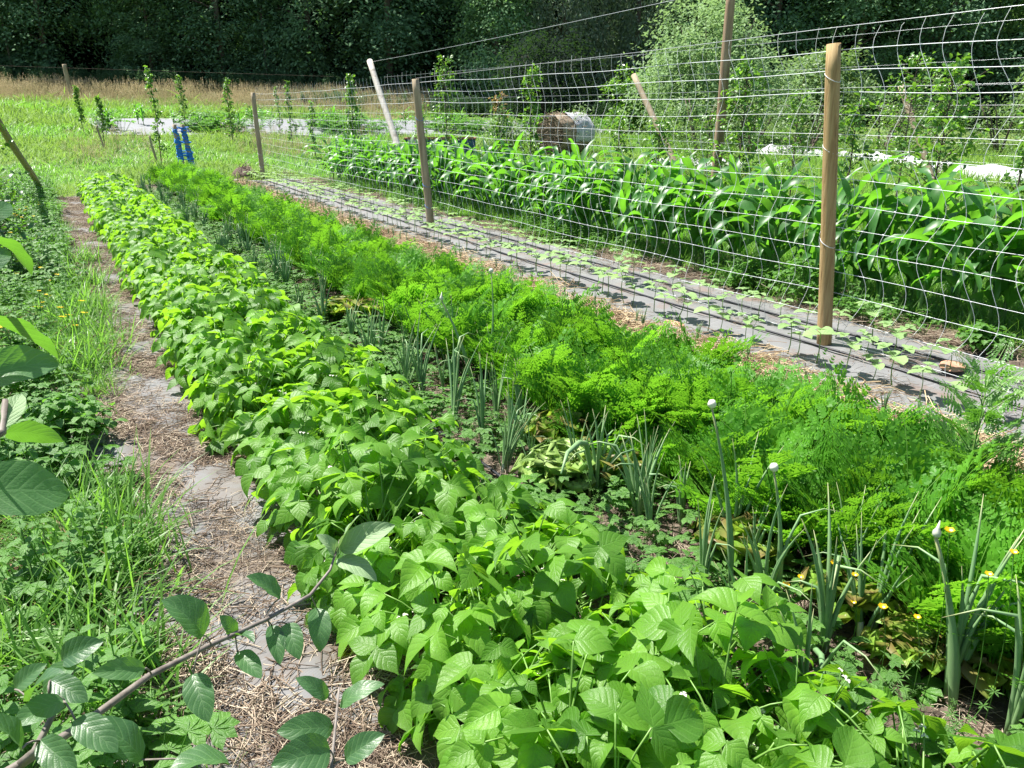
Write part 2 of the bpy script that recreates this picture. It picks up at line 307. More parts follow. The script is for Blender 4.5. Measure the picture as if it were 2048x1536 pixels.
# ------------------------------------------------------------------ scatter: one object of instanced points (stuff only)
def scatter(name, variants, P, Rt, S, label, idx=None, mats=None):
    """variants: meshes; P (n,3), Rt (n,3) euler, S (n,) or (n,3)"""
    c = bpy.data.collections.new(name + '_sources')
    for i, me in enumerate(variants):
        c.objects.link(bpy.data.objects.new('%s_source_%02d' % (name, i), me))
    P = np.asarray(P, np.float32); n_ = len(P); S = np.asarray(S, np.float32)
    if S.ndim == 1: S = np.repeat(S[:, None], 3, 1)
    me = bpy.data.meshes.new(name); me.vertices.add(n_); me.vertices.foreach_set('co', P.ravel())
    me.attributes.new('rot', 'FLOAT_VECTOR', 'POINT').data.foreach_set('vector', np.asarray(Rt, np.float32).ravel())
    me.attributes.new('scl', 'FLOAT_VECTOR', 'POINT').data.foreach_set('vector', S.ravel())
    if idx is None: idx = rng.integers(0, len(variants), n_)
    me.attributes.new('idx', 'INT', 'POINT').data.foreach_set('value', np.asarray(idx, np.int32))
    o = bpy.data.objects.new(name, me); col.objects.link(o)
    g = bpy.data.node_groups.new(name, 'GeometryNodeTree')
    g.interface.new_socket('Geometry', in_out='INPUT', socket_type='NodeSocketGeometry')
    g.interface.new_socket('Geometry', in_out='OUTPUT', socket_type='NodeSocketGeometry')
    gi = g.nodes.new('NodeGroupInput'); go = g.nodes.new('NodeGroupOutput')
    ip = g.nodes.new('GeometryNodeInstanceOnPoints'); ci = g.nodes.new('GeometryNodeCollectionInfo')
    ci.inputs['Collection'].default_value = c; ci.inputs['Separate Children'].default_value = True; ci.inputs['Reset Children'].default_value = True
    def na(nm, t):
        x = g.nodes.new('GeometryNodeInputNamedAttribute'); x.data_type = t; x.inputs[0].default_value = nm; return x.outputs[0]
    er = g.nodes.new('FunctionNodeEulerToRotation')
    g.links.new(gi.outputs[0], ip.inputs['Points']); g.links.new(ci.outputs[0], ip.inputs['Instance'])
    ip.inputs['Pick Instance'].default_value = True
    g.links.new(na('idx', 'INT'), ip.inputs['Instance Index']); g.links.new(na('rot', 'FLOAT_VECTOR'), er.inputs[0])
    g.links.new(er.outputs[0], ip.inputs['Rotation']); g.links.new(na('scl', 'FLOAT_VECTOR'), ip.inputs['Scale'])
    g.links.new(ip.outputs[0], go.inputs[0])
    md = o.modifiers.new('scatter', 'NODES'); md.node_group = g
    tag(o, label, None, None, 'stuff')
    return o
def rots(n_, tilt=0.12): return np.stack([rng.normal(0, tilt, n_), rng.normal(0, tilt, n_), rng.uniform(0, 2 * pi, n_)], 1)

# ------------------------------------------------------------------ ground, beds, path
def sheet(name, xs, ys, zf, m, kind='structure', label=None):
    X, Y = np.meshgrid(xs, ys, indexing='ij'); Z = zf(X, Y)
    b = MB(); b.add(np.stack([X, Y, Z], -1).reshape(-1, 3), grid_faces(len(xs) - 1, len(ys) - 1)[:, ::-1])
    o = b.build(name, m); tag(o, label, None, None, kind); return o
Tv = np.vectorize(T)
def nz(X, Y, s, seed=0):
    return (np.sin(X * s * 1.3 + seed) * np.sin(Y * s + seed * 2) + 0.6 * np.sin(X * s * 2.9 + Y * s * 1.7 + seed) + 0.4 * np.sin(X * s * 5.3 - Y * s * 4.1 + 2 * seed)) / 2
gx = np.concatenate([np.linspace(-80, -4, 30), np.linspace(-3, 40, 60), np.linspace(44, 160, 30)])
gy = np.concatenate([np.linspace(-40, -2, 15), np.linspace(-1, 19, 15), np.linspace(20, 80, 80), np.linspace(85, 220, 25)])
sheet('ground', gx, gy, lambda X, Y: Tv(Y), M['ground'])
def edgy(xs, ys, a0, a1, amp, seed):  # sheet with wavy borders
    pass
def bed(name, x0, x1, y0, y1, z0, amp, m, st=0.05, wav=0.05, seed=1, s=9):
    nx = max(4, int((x1 - x0) / st)); ny = int((y1 - y0) / st)
    U = np.linspace(0, 1, nx + 1); ys = np.linspace(y0, y1, ny + 1)
    UU, Y = np.meshgrid(U, ys, indexing='ij')
    X = x0 + (x1 - x0) * UU + wav * (UU - 0.5) * 2 * (np.sin(Y * 2.1 + seed) * 0.5 + np.sin(Y * 5.3 + 2 * seed) * 0.3)
    ed = np.minimum(1, np.minimum(UU, 1 - UU) * 12)
    Z = z0 + amp * (0.5 + 0.5 * nz(X, Y, s, seed)) * ed + Tv(Y)
    b = MB(); b.add(np.stack([X, Y, Z], -1).reshape(-1, 3), grid_faces(nx, ny)[:, ::-1])
    return tag(b.build(name, m), None, None, None, 'structure')
bed('soil', 0.62, 3.9, -1.0, 19.6, 0.006, 0.03, M['soil'], 0.05, 0.04, 1, 11)
bed('soil', 5.22, 6.7, -1.5, 19.4, 0.006, 0.05, M['soil'], 0.05, 0.08, 3, 8)
bed('path', -0.32, 0.72, 0.2, 17.3, 0.014, 0.055, M['path'], 0.035, 0.04, 5, 5)
bed('ground_cover_fabric', 3.82, 5.32, -1.5, 19.5, 0.018, 0.034, M['mat'], 0.04, 0.02, 2, 5)
# far fabric bed on the slope
def farz(X, Y): return Tv(Y) + 0.03 + 0.04 * (0.5 + 0.5 * nz(X, Y, 1.3, 3))
Uu, Vv = np.meshgrid(np.linspace(0, 1, 80), np.linspace(0, 1, 30), indexing='ij')
c00 = np.array([2.2, 34.4]); c10 = np.array([24.0, 30.0]); c01 = np.array([1.9, 43.3]); c11 = np.array([27.0, 39.5])
XY = (c00 * ((1 - Uu) * (1 - Vv))[..., None] + c10 * (Uu * (1 - Vv))[..., None] + c01 * ((1 - Uu) * Vv)[..., None] + c11 * (Uu * Vv)[..., None])
b = MB(); b.add(np.stack([XY[..., 0], XY[..., 1], farz(XY[..., 0], XY[..., 1])], -1).reshape(-1, 3), grid_faces(79, 29)[:, ::-1])
tag(b.build('ground_cover_sheet', M['far_mat']), None, None, None, 'structure')

# ------------------------------------------------------------------ plants: builders
def put(mb, g, Rm, t, r=None, m=0, s=1.0):
    P, F, U = g; mb.add((P * s) @ Rm.T + np.asarray(t), F, U, r, m)
def bean_mesh(seed, size=1.0, nl=30):
    random.seed(seed); lf = MB(); st = MB(); fl = MB()
    for k in range(nl):
        az = random.uniform(0, 2 * pi); q = (k + 0.5) / nl
        rr = 0.05 + 0.21 * math.sqrt(random.random()) ; 
        z = 0.44 - 0.75 * rr ** 1.5 * 2.4 - random.random() ** 2.2 * 0.24
        z = max(0.10, z + random.uniform(-0.03, 0.05))
        p = np.array([rr * math.cos(az), rr * math.sin(az), z])
        base = np.array([random.uniform(-.03, .03), random.uniform(-.03, .03), 0.02 + z * random.uniform(.1, .45)])
        put(st, tube(bend(base, p, 0.03, 5), [0.0035, 0.003, 0.0026, 0.0022, 0.002], 5), np.eye(3), (0, 0, 0))
        out = np.array([math.cos(az), math.sin(az), 0]); L = random.uniform(0.062, 0.128)
        if z > 0.38 and random.random() < 0.3: L *= 0.6
        outz = random.uniform(-0.55, 0.25) - (0.5 if z < 0.3 else 0)
        d0 = out + np.array([random.uniform(-.4, .4), random.uniform(-.4, .4), outz])
        up = np.array([random.uniform(-.5, .5), random.uniform(-.5, .5), 1.0]) + out * (0.7 if z < 0.33 else 0.15)
        Fm = frame(d0, up); r0 = random.random()
        for a_, s_, off in ((0, 1.0, 0.028), (1.25, .92, 0.004), (-1.25, .92, 0.004)):
            ca, sa = math.cos(a_ + random.uniform(-.2, .2)), math.sin(a_)
            dd = Fm @ np.array([sa, ca, random.uniform(-.25, .12)])
            uu = Fm[:, 2] + Fm[:, 0] * random.uniform(-.6, .6) + Fm[:, 1] * random.uniform(-.3, .3)
            G = leaf(L * s_, L * s_ * random.uniform(.66, .8), 8, 4, 0.55, 1.5, random.uniform(-.1, .5), random.uniform(-.1, .9), random.uniform(-.028, .028), random.uniform(0, 1.0))
            put(lf, G, frame(dd, uu), p + Fm[:, 1] * off, min(1.4, max(0, r0 + random.uniform(-.15, .15) + (.5 if random.random() < .04 else 0))))
        if k % 16 == 3:
            fp = p * [.8, .8, 1] + [0, 0, -0.02]
            for j in range(3):
                q_ = fp + np.array([random.uniform(-.02, .02), random.uniform(-.02, .02), random.uniform(0, .035)])
                for a_ in range(3):
                    put(fl, leaf(0.009, 0.008, 2, 2, .6, .4, .4, .8), frame((math.cos(a_ * 2.1), math.sin(a_ * 2.1), .3)), q_)
                put(st, tube([fp - [0, 0, .05], q_], .0012, 4), np.eye(3), (0, 0, 0))
    return lf, st, fl
def straw_tuft(n_, R0, L0, th, seed, zr=0.03, flat=0.12):
    random.seed(seed); b = MB()
    for _ in range(n_):
        a = random.uniform(0, 2 * pi); L = L0 * random.uniform(.35, 1.3); d = np.array([math.cos(a), math.sin(a), random.gauss(0, flat)]) * L / 2
        c = np.array([random.gauss(0, R0), random.gauss(0, R0), random.random() * zr + 0.004 + abs(d[2])])
        b.add(*tube(bend(c - d, c + d, random.uniform(-.04, .10) * L, 4, (random.uniform(-.1, .1) * L, random.uniform(-.1, .1) * L, 0)), th * random.uniform(.6, 1.4), 3, False))
    return b
def grass_mesh(n_, R0, h, wd, seed, m=0, seed_heads=0, droop=1.1):
    random.seed(seed); b = MB()
    for _ in range(n_):
        a = random.uniform(0, 2 * pi); L = h * random.uniform(.45, 1.15)
        el = random.uniform(0.75, 1.5)
        d = (math.cos(a) * math.cos(el), math.sin(a) * math.cos(el), math.sin(el))
        up = (-math.cos(a) * .9 + random.uniform(-.4, .4), -math.sin(a) * .9 + random.uniform(-.4, .4), .5)
        G = leaf(L, wd * random.uniform(.6, 1.3), 4, 1, .15, .7, 0, -0.0 + droop * random.uniform(.3, 1.3) * (1 if random.random() < .9 else .2))
        # droop bends away from +Z: flip so it arches outwards
        Fm = frame(d, (math.cos(a) * -.3, math.sin(a) * -.3, 1))
        put(b, G, Fm, (random.gauss(0, R0), random.gauss(0, R0), 0))
    for _ in range(seed_heads):
        a = random.uniform(0, 2 * pi); p0 = np.array([random.gauss(0, R0), random.gauss(0, R0), 0]); p1 = p0 + np.array([math.cos(a) * .2 * h, math.sin(a) * .2 * h, h * random.uniform(1.1, 1.6)])
        b.add(*tube(bend(p0, p1, .02, 4), 0.0016, 3, False), m=1)
        for k in range(7):
            q = p0 + (p1 - p0) * (0.74 + .04 * k)
            put(b, leaf(.05 * h + .02, .012, 2, 1, .5, .5, 0, .3), frame((random.uniform(-1, 1), random.uniform(-1, 1), 1.4)), q, m=1)
    return b
def weed_mesh(kind, seed):
    random.seed(seed); b = MB()
    if kind == 'nettle':
        for s in range(3):
            x, y = random.gauss(0, .05), random.gauss(0, .05); h = random.uniform(.18, .34); ln = (random.uniform(-.08, .08), random.uniform(-.08, .08))
            b.add(*tube([(x, y, 0), (x + ln[0], y + ln[1], h)], .002, 3))
            for k in range(6):
                z = h * (k + 1) / 6.2; q = np.array([x + ln[0] * z / h, y + ln[1] * z / h, z])
                for a_ in (0, pi):
                    a = k * pi / 2 + a_ + random.uniform(-.3, .3); s_ = .055 * (1.15 - .5 * z / h)
                    put(b, leaf(s_ * random.uniform(.8, 1.2), s_ * .62, 4, 2, .5, .8, .25, .8), frame((math.cos(a), math.sin(a), random.uniform(0, .4))), q)
    elif kind == 'rosette':
        for k in range(13):
            a = random.uniform(0, 2 * pi); L = random.uniform(.06, .14)
            put(b, leaf(L, L * random.uniform(.35, .55), 5, 2, .7, .5, .3, 1.0, .02), frame((math.cos(a), math.sin(a), random.uniform(.3, 1.0))), (0, 0, .005))
    elif kind == 'clover':
        for k in range(22):
            a = random.uniform(0, 2 * pi); r_ = .09 * math.sqrt(random.random()); h = random.uniform(.04, .12); q = np.array([r_ * math.cos(a), r_ * math.sin(a), h])
            b.add(*tube([(r_ * .4 * math.cos(a), r_ * .4 * math.sin(a), 0), q], .0009, 3, False))
            for j in range(3):
                an = j * 2.094 + a; put(b, leaf(.022, .02, 2, 2, .7, .35, .3, .3), frame((math.cos(an), math.sin(an), .15)), q)
    elif kind == 'palmate':   # creeping buttercup / strawberry-like
        for k in range(10):
            a = random.uniform(0, 2 * pi); r_ = .12 * math.sqrt(random.random()); h = random.uniform(.06, .17); q = np.array([r_ * math.cos(a), r_ * math.sin(a), h])
            b.add(*tube([(r_ * .2 * math.cos(a), r_ * .2 * math.sin(a), 0), q], .0014, 3, False))
            for j in range(5):
                an = a + (j - 2) * .72; put(b, leaf(.05, .026, 3, 2, .8, .4, .3, .5, .03), frame((math.cos(an), math.sin(an), .1)), q)
    else:                     # cleavers: whorls of narrow leaves
        for s in range(4):
            x, y = random.gauss(0, .06), random.gauss(0, .06); h = random.uniform(.1, .22); ln = (random.uniform(-.12, .12), random.uniform(-.12, .12))
            b.add(*tube([(x, y, 0), (x + ln[0], y + ln[1], h)], .001, 3))
            for k in range(5):
                z = h * (k + 1) / 5; q = np.array([x + ln[0] * z / h, y + ln[1] * z / h, z])
                for j in range(6):
                    an = j * 1.047 + k; put(b, leaf(.024, .006, 2, 1, .8, .4, 0, .3), frame((math.cos(an), math.sin(an), .15)), q)
    return b
def carrot_frond(mb, base, az, L, el, seed, st, full=True):
    rs = np.random.RandomState(seed)
    n_ = 13; u = np.linspace(0, 1, n_)
    th = el - (el - rs.uniform(.1, .7)) * .8 * u ** 1.8
    dx = np.cos(th) * L / n_; dz = np.sin(th) * L / n_
    R_ = np.concatenate([[0], np.cumsum(dx[:-1])]); Z_ = np.concatenate([[0], np.cumsum(dz[:-1])])
    ca, sa = math.cos(az), math.sin(az); pts = np.stack([R_ * ca, R_ * sa, Z_], 1) + base
    st.add(*tube(pts[::2], np.linspace(.0026, .0009, len(pts[::2])), 4, False))
    r0 = rs.rand(); V = []
    for k in range(5, n_):
        tdir = pts[min(k + 1, n_ - 1)] - pts[k - 1]; tdir /= np.linalg.norm(tdir); sidev = np.array([-sa, ca, 0]); upv = -np.cross(tdir, sidev)
        if upv[2] < 0: upv = -upv
        f = (k - 5) / (n_ - 5); pl = L * .27 * (1 - f) ** .8 * (1 if k > 5 else .8) * rs.uniform(.85, 1.15) + .008
        for s in (-1, 1):
            dp = tdir * .7 + sidev * s + upv * rs.uniform(-.05, .3); dp /= np.linalg.norm(dp)
            npn = 5 if pl > .05 else 3
            for j in range(1, npn + 1):
                q = pts[k] + dp * pl * j / npn - np.array([0, 0, .15 * pl * (j / npn) ** 2])
                sl_ = max(.009, pl * .36 * (1.15 - .6 * j / npn))
                for s2 in (-1, 1):
                    sd_ = np.cross(dp, upv); d2 = dp * .8 + sd_ * s2 + upv * rs.uniform(-.15, .3); d2 /= np.linalg.norm(d2)
                    for d3, f3 in ((d2, 1.0), (d2 + dp * 1.1 + upv * .2, .75)):
                        d3 = d3 / np.linalg.norm(d3); e = q + d3 * sl_ * f3; wv = np.cross(d3, upv + rs.uniform(-.25, .25, 3)); wv = wv / (np.linalg.norm(wv) + 1e-6) * sl_ * .2
                        mm = (q * .4 + e * .6)
                        V.append([q, mm - wv, e, mm + wv])
    V = np.array(V, np.float32).reshape(-1, 3); F = np.arange(len(V)).reshape(-1, 4)
    mb.add(V, F, None, r0)
def carrot_mesh(seed, nf=7, fine=True):
    random.seed(seed); lf = MB(); st = MB()
    for k in range(nf):
        carrot_frond(lf, np.array([random.gauss(0, .012), random.gauss(0, .012), .0]), random.uniform(0, 2 * pi), random.uniform(.32, .48), random.uniform(1.1, 1.55), seed * 31 + k, st)
    # stems share the mesh through a second material slot
    for v, f, u, r, m in zip(st.v, st.f, st.u, st.r, st.m):
        lf.add(v, f - (f.min() if len(f) else 0), u, float(r[0]), 1)
    return lf
def corn_mesh(seed, h=1.0):
    random.seed(seed); lf = MB(); st = MB(); az0 = random.uniform(0, pi)
    H_ = h * .78
    st.add(*tube(bend((0, 0, 0), (random.uniform(-.04, .04), random.uniform(-.04, .04), H_), 0, 6), [.016, .015, .014, .012, .009, .005], 7))
    n_ = 10
    for k in range(n_):
        q = (k + .6) / n_; z = H_ * (0.16 + .80 * q); az = az0 + (k % 2) * pi + random.uniform(-.45, .45)
        L = h * (.50 + .40 * math.sin(pi * min(1, q * .95 + .08))) * random.uniform(.85, 1.1); W = .086 * h * random.uniform(.85, 1.15)
        el = 1.15 - .1 * q + (0.25 if q > .8 else 0); dr = random.uniform(1.4, 2.4) if q < .8 else random.uniform(.5, 1.6)
        d = (math.cos(az) * math.cos(el), math.sin(az) * math.cos(el), math.sin(el))
        G = leaf(L, W, 16, 2, .25, .65, random.uniform(.2, .7), dr * .45, random.uniform(.015, .05), dr * .85)
        put(lf, G, frame(d, (-math.cos(az), -math.sin(az), .6)), (0, 0, z * .98))
    return lf, st
def onion_mesh(mb, n_, h, seed, spread=.35, th=.006):
    random.seed(seed)
    for k in range(n_):
        a = random.uniform(0, 2 * pi); L = h * random.uniform(.6, 1.1); s = random.uniform(.05, spread)
        p1 = np.array([math.cos(a) * s * L, math.sin(a) * s * L, L * math.sqrt(max(.1, 1 - s * s))])
        pts = bend((math.cos(a) * .006, math.sin(a) * .006, 0), p1, .03 * L, 8, (math.cos(a) * -.05 * L, math.sin(a) * -.05 * L, 0))
        if random.random() < .22:  # kinked, flopping tip
            pts[-1] = pts[-3] + np.array([math.cos(a) * .3 * L, math.sin(a) * .3 * L, -.05 * L]); pts[-2] = (pts[-1] + pts[-3]) / 2 + [0, 0, .04 * L]
        r = th * np.array([.8, 1.15, 1.2, 1.1, .9, .7, .4, .08]); mb.add(*tube(pts, r, 6))
def tree_crown(n_blob, per, ctr, rad, ls, seed, mb, flat=.35, wr=.6, shell=.55, brad=.16, pend=0.0, tilt=.5):
    """foliage sprays: leaf quads gathered in flattened clumps through an ellipsoid"""
    rs = np.random.RandomState(seed); ctr = np.array(ctr, float); rad = np.array(rad, float)
    for k in range(n_blob):
        d = rs.normal(0, 1, 3); d /= np.linalg.norm(d); q = shell + (1 - shell) * rs.rand() ** .5
        bump = 1 + .22 * math.sin(3 * math.atan2(d[1], d[0]) + seed) + .15 * math.sin(5 * d[2] + seed * 2)
        c = ctr + d * rad * q * bump
        m_ = int(per * rs.uniform(.6, 1.4)); sc = rad.mean() * brad * rs.uniform(.7, 1.5)
        pos = rs.normal(0, 1, (m_, 3)) * np.array([sc, sc, sc * flat]); 
        rr = np.linalg.norm(pos[:, :2], axis=1); pos[:, 2] -= .25 * rr ** 2 / (sc + 1e-6) * (1 + pend)
        pos += c
        nd = np.stack([rs.normal(0, tilt, m_), rs.normal(0, tilt, m_), np.ones(m_)], 1) + d * .45; nd /= np.linalg.norm(nd, axis=1, keepdims=True)
        a = rs.normal(0, 1, (m_, 3)); a[:, 2] -= pend * 1.5; a -= nd * (a * nd).sum(1)[:, None]; a /= np.linalg.norm(a, axis=1, keepdims=True) + 1e-6
        bb = np.cross(nd, a); s = ls * rs.uniform(.6, 1.3, m_)[:, None]
        V = np.stack([pos - a * s, pos - bb * s * wr - a * s * .1, pos + a * s, pos + bb * s * wr - a * s * .1], 1).reshape(-1, 3)
        mb.add(V, np.arange(len(V)).reshape(-1, 4), None, rs.rand())

# ------------------------------------------------------------------ beans
def bean_proto(seed, nl):
    t = thing('bean_plant', 'bushy green bean plant in the dense row beside the path', 'bean plant', (0, 0, 0), 0, 'bean plants in the long row')
    lf, st, fl = bean_mesh(seed, 1, nl)
    lf.build('foliage', M['bean'], t); st.build('stems', M['bean_stem'], t); fl.build('blossoms', M['petal'], t)
    return t
bp = [bean_proto(100 + i, 42) for i in range(7)]
spots = []
random.seed(3)
for y in np.arange(0.55, 17.2, 0.2):
    xs_ = (0.75, 1.09) if y > 2.2 else (0.78, 1.12)
    for i, x in enumerate(xs_): spots.append((x + random.uniform(-.05, .05), y + .1 * i + random.uniform(-.05, .05)))
for x, y in [(.9, .35), (1.2, .3), (1.34, .62), (1.3, .9), (1.45, .42), (1.05, .15), (1.36, 1.25)]: spots.append((x, y))
for i, (x, y) in enumerate(spots):
    s = random.uniform(.88, 1.08); p = bp[i % 7]
    if i < 7: p.location = (x, y, .02); p.rotation_euler = (0, 0, random.uniform(0, 6.3)); p.scale = (s, s, s)
    else: copy_tree(p, (x, y, .02), (random.uniform(-.08, .08), random.uniform(-.08, .08), random.uniform(0, 6.3)), s)

# ------------------------------------------------------------------ carrots (nobody could count the fronds)
cm = [carrot_mesh(20 + i, 8).mesh('carrot_tops', [M['carrot'], M['carrot_stem']]) for i in range(6)]
P = []; 
for y in np.arange(-0.2, 19.6, .105):
    for x in (2.1, 2.26, 2.42, 2.58, 2.73) + ((2.88,) if y < 3.2 else ()):
        if abs(y - 6.7) < .15 and x > 2.5: continue
        P.append((x + rng.normal(0, .03), y + rng.normal(0, .035), .015))
P = np.array(P); sc_ = 1.14 * rng.uniform(.62, 1.18, len(P)) * (1 + .13 * np.sin(P[:, 1] * 3.1) * np.sin(P[:, 0] * 9 + P[:, 1] * 2))
scatter('carrot_tops', cm, P, rots(len(P), .19), sc_, 'dense feathery green carrot tops growing in a long bed')

# ------------------------------------------------------------------ maize
def corn_proto(seed, label, group):
    t = thing('maize_plant', label, 'maize plant', (0, 0, 0), 0, group)
    lf, st = corn_mesh(seed); lf.build('leaves', M['corn'], t); st.build('stalk', M['stalk'], t); return t
cp = [corn_proto(300 + i, 'leafy green maize plant in the tall row behind the netting fence', 'maize plants behind the fence') for i in range(6)]
random.seed(5); k = 0; y = 1.9
while y < 18.2:
    for j in range(random.choice((2, 3, 3))):
        x = random.uniform(5.62, 6.2); yy = y + random.uniform(-.09, .09); s = random.uniform(.74, 1.14) * (.92 if y > 15 else 1)
        if k < 6: cp[k].location = (x, yy, .03); cp[k].rotation_euler = (0, 0, random.uniform(0, 6.3)); cp[k].scale = (s, s, s)
        else: copy_tree(cp[k % 6], (x, yy, .03), (random.uniform(-.06, .06), random.uniform(-.06, .06), random.uniform(0, 6.3)), s)
        k += 1
    y += random.uniform(.26, .46)
for i in range(34):
    u_ = random.random(); v_ = .12 + .5 * random.random(); q = c00 * (1 - u_) * (1 - v_) + c10 * u_ * (1 - v_) + c01 * (1 - u_) * v_ + c11 * u_ * v_
    copy_tree(cp[i % 6], (q[0], q[1], T(q[1]) + .05), (0, 0, random.uniform(0, 6.3)), random.uniform(.6, .95), 'young maize plant on the pale sheeting in the far bed', 'young maize plants in the far bed')

# ------------------------------------------------------------------ bean seedlings on the fabric
def seedling_proto(seed):
    random.seed(seed)
    t = thing('bean_seedling', 'pale green bean seedling growing through the grey fabric', 'seedling', (0, 0, 0), 0, 'bean seedlings on the fabric strip')
    lf = MB(); st = MB(); h = random.uniform(.10, .16)
    st.add(*tube(bend((0, 0, 0), (.01, 0, h), 0, 4, (.01, 0, 0)), [.003, .0026, .0022, .0018], 5))
    az = random.uniform(0, 6.3)
    for k in range(2):
        a = az + k * pi; put(lf, leaf(.075, .068, 5, 4, .35, .6, .25, .5), frame((math.cos(a), math.sin(a), .15)), (.01, 0, h))
    for j in range(random.choice((1, 2))):
        a0 = az + 1.3 + j * 2.6; q = np.array([.01 + .035 * math.cos(a0), .035 * math.sin(a0), h + .035]); st.add(*tube([(.01, 0, h), q], .0013, 4))
        for d_ in (-1.2, 0, 1.2):
            a = a0 + d_; put(lf, leaf(.052, .04, 5, 2, .4, .8, .3, .5), frame((math.cos(a), math.sin(a), .2)), q)
    lf.build('leaves', M['seedling'], t); st.build('stem', M['bean_stem'], t); return t
sp_ = [seedling_proto(500 + i) for i in range(5)]
random.seed(9); k = 0
for y in np.arange(.9, 19.3, .17):
    for x in (4.13, 4.66 if not 3.2 < y < 3.6 else 4.8):
        if random.random() < .06: continue
        q = (x + random.uniform(-.05, .05), y + random.uniform(-.06, .06), .03); s = random.uniform(1.05, 1.65)
        if k < 5: sp_[k].location = q; sp_[k].scale = (s, s, s)
        else: copy_tree(sp_[k % 5], q, (random.uniform(-.1, .1), random.uniform(-.1, .1), random.uniform(0, 6.3)), s)
        k += 1
# drip hoses
for i, (x, lb) in enumerate(((4.42, 'black drip hose on the fabric, nearer the carrots'), (4.92, 'black drip hose on the fabric, on the maize side of the posts'))):
    ys = np.linspace(-1.4, 19.2, 60); pts = np.stack([x + .035 * np.sin(ys * .7 + i * 2) + .012 * np.sin(ys * 2.3), ys, np.full(60, .052)], 1)
    b = MB(); b.add(*tube(pts, .009, 7)); tag(b.build('drip_hose', M['hose']), lb, 'hose')
ys = np.linspace(.3, 16, 50); pts = np.stack([1.52 + .05 * np.sin(ys * .6 + 1.2), ys, .045 + 0 * ys], 1)
b = MB(); b.add(*tube(pts, .009, 7)); tag(b.build('drip_hose', M['hose']), 'dark drip hose on the soil between bean row and onions', 'hose')

# ------------------------------------------------------------------ onions, scapes, leeks
def onion(x, y, n_, h, seed, label, group=None, spread=.35, th=.006, rz=0):
    b = MB(); onion_mesh(b, n_ + 3, h * 1.12, seed, spread, th)
    t = thing('onion_plant', label, 'onion plant', (x, y, .02), rz, group)
    b.build('leaves', M['onion'], t)
    s = MB(); s.add(*tube([(0, 0, -.01), (0, 0, .02), (0, 0, .07)], [.012, .011, .008], 7)); s.build('neck', M['onion_bud'], t)
    return t
near_onions = [
 (1.82, 1.21, 9, .46, .30, 'blue-green onion with upright leaves in front of the yellow buttercups'),
 (1.85, 2.14, 8, .38, .40, 'spreading onion between the bean row and the carrot tops'),
 (1.83, 2.40, 7, .36, .45, 'onion with bent yellowing leaves beside the pale lettuce'),
 (1.94, 3.24, 7, .34, .35, 'onion with dark leaves beside the brown tipped lettuce'),
 (1.93, .72, 10, .50, .22, 'tall onion clump at the lower right picture corner'),
 (1.96, .90, 8, .52, .35, 'broad leaved onion with withered tips near the right edge'),
 (1.97, 2.02, 6, .26, .35, 'small onion close against the carrot tops'),
 (1.93, 1.62, 6, .28, .4, 'low onion between two tall flower stalks'),
 (1.78, 2.95, 5, .28, .4, 'thin onion at the edge of the bean canopy'),
 (1.80, 3.75, 8, .42, .28, 'dense dark onion tuft left of the tall flower stalks'),
]
for i, (x, y, n_, h, s_, lb) in enumerate(near_onions): onion(x, y, n_, h, 700 + i, lb, None, s_, .0075)
eo = [onion(0, 0, 4, .34, 780 + i, 'thin straggling onion with yellowing tips between bean leaves and carrot tops', 'thin onions in the near lane', .5, .0045) for i in range(4)]
random.seed(77)
for k in range(34):
    q = (random.uniform(1.55, 2.08), random.uniform(1.0, 4.8), .02)
    if k < 4: eo[k].location = q
    else: copy_tree(eo[k % 4], q, (random.uniform(-.15, .15), random.uniform(-.15, .15), random.uniform(0, 6.3)), random.uniform(.7, 1.3))
# bent leaf lying over the soil
random.seed(31)
fo = [onion(0, 0, 8, .34, 740 + i, 'grey-green onion in the line between beans and carrots', 'onions farther along the lane', .3, .006) for i in range(5)]
k = 0
for y in np.arange(4.6, 17.5, .33):
    for x in (1.62, 1.86):
        if random.random() < .42 + .2 * math.sin(y * 1.3): continue
        q = (x + random.uniform(-.14, .12), y + random.uniform(-.16, .16), .02); s = random.uniform(.75, 1.25)
        if k < 5: fo[k].location = q
        else: copy_tree(fo[k % 5], q, (0, 0, random.uniform(0, 6.3)), s)
        k += 1
def scape(bx, by, tx, ty, tz, lb, r=.007, bud='round', bulge=True):
    t = thing('onion_flower_stalk', lb, 'flower stalk', (bx, by, .02))
    p1 = np.array([tx - bx, ty - by, tz - .02]); pts = bend((0, 0, 0), p1, 0, 9, (.02, -.01, 0))
    rr = r * np.array([1.0, 1.3, 1.7, 1.5, 1.1, .85, .7, .55, .45]) if bulge else r * np.linspace(1.2, .5, 9)
    b = MB(); b.add(*tube(pts, rr, 8)); b.build('stalk', M['onion'], t)
    b = MB()
    if bud == 'round': b.add(*blob(p1 + [0, 0, .012], (.014, .014, .015), 10, 8, .15))
    else:
        b.add(*tube([p1, p1 + [0, 0, .008], p1 + [0, 0, .018], p1 + [0, 0, .028], p1 + [.003, 0, .05]], [.004, .011, .011, .005, .001], 8))
    b.build('flower_bud', M['onion_bud'], t)
scape(1.80, 1.58, 1.72, 1.67, .70, 'tall pale flower stalk with round white bud standing over bean leaves')
scape(1.86, 1.44, 1.82, 1.48, .53, 'shorter flower stalk with round white bud right of the tallest bud')
scape(1.98, 3.83, 1.82, 3.91, .58, 'leaning dark flower stalk in front of the middle of the carrot bed', .009, 'pointed')
scape(2.13, 3.95, 2.16, 3.94, .70, 'straight thin flower stalk rising out of the carrot tops', .006, 'round')
scape(1.92, .86, 1.86, .97, .54, 'thick flower stalk with pointed closed bud beside a buttercup', .010, 'pointed')
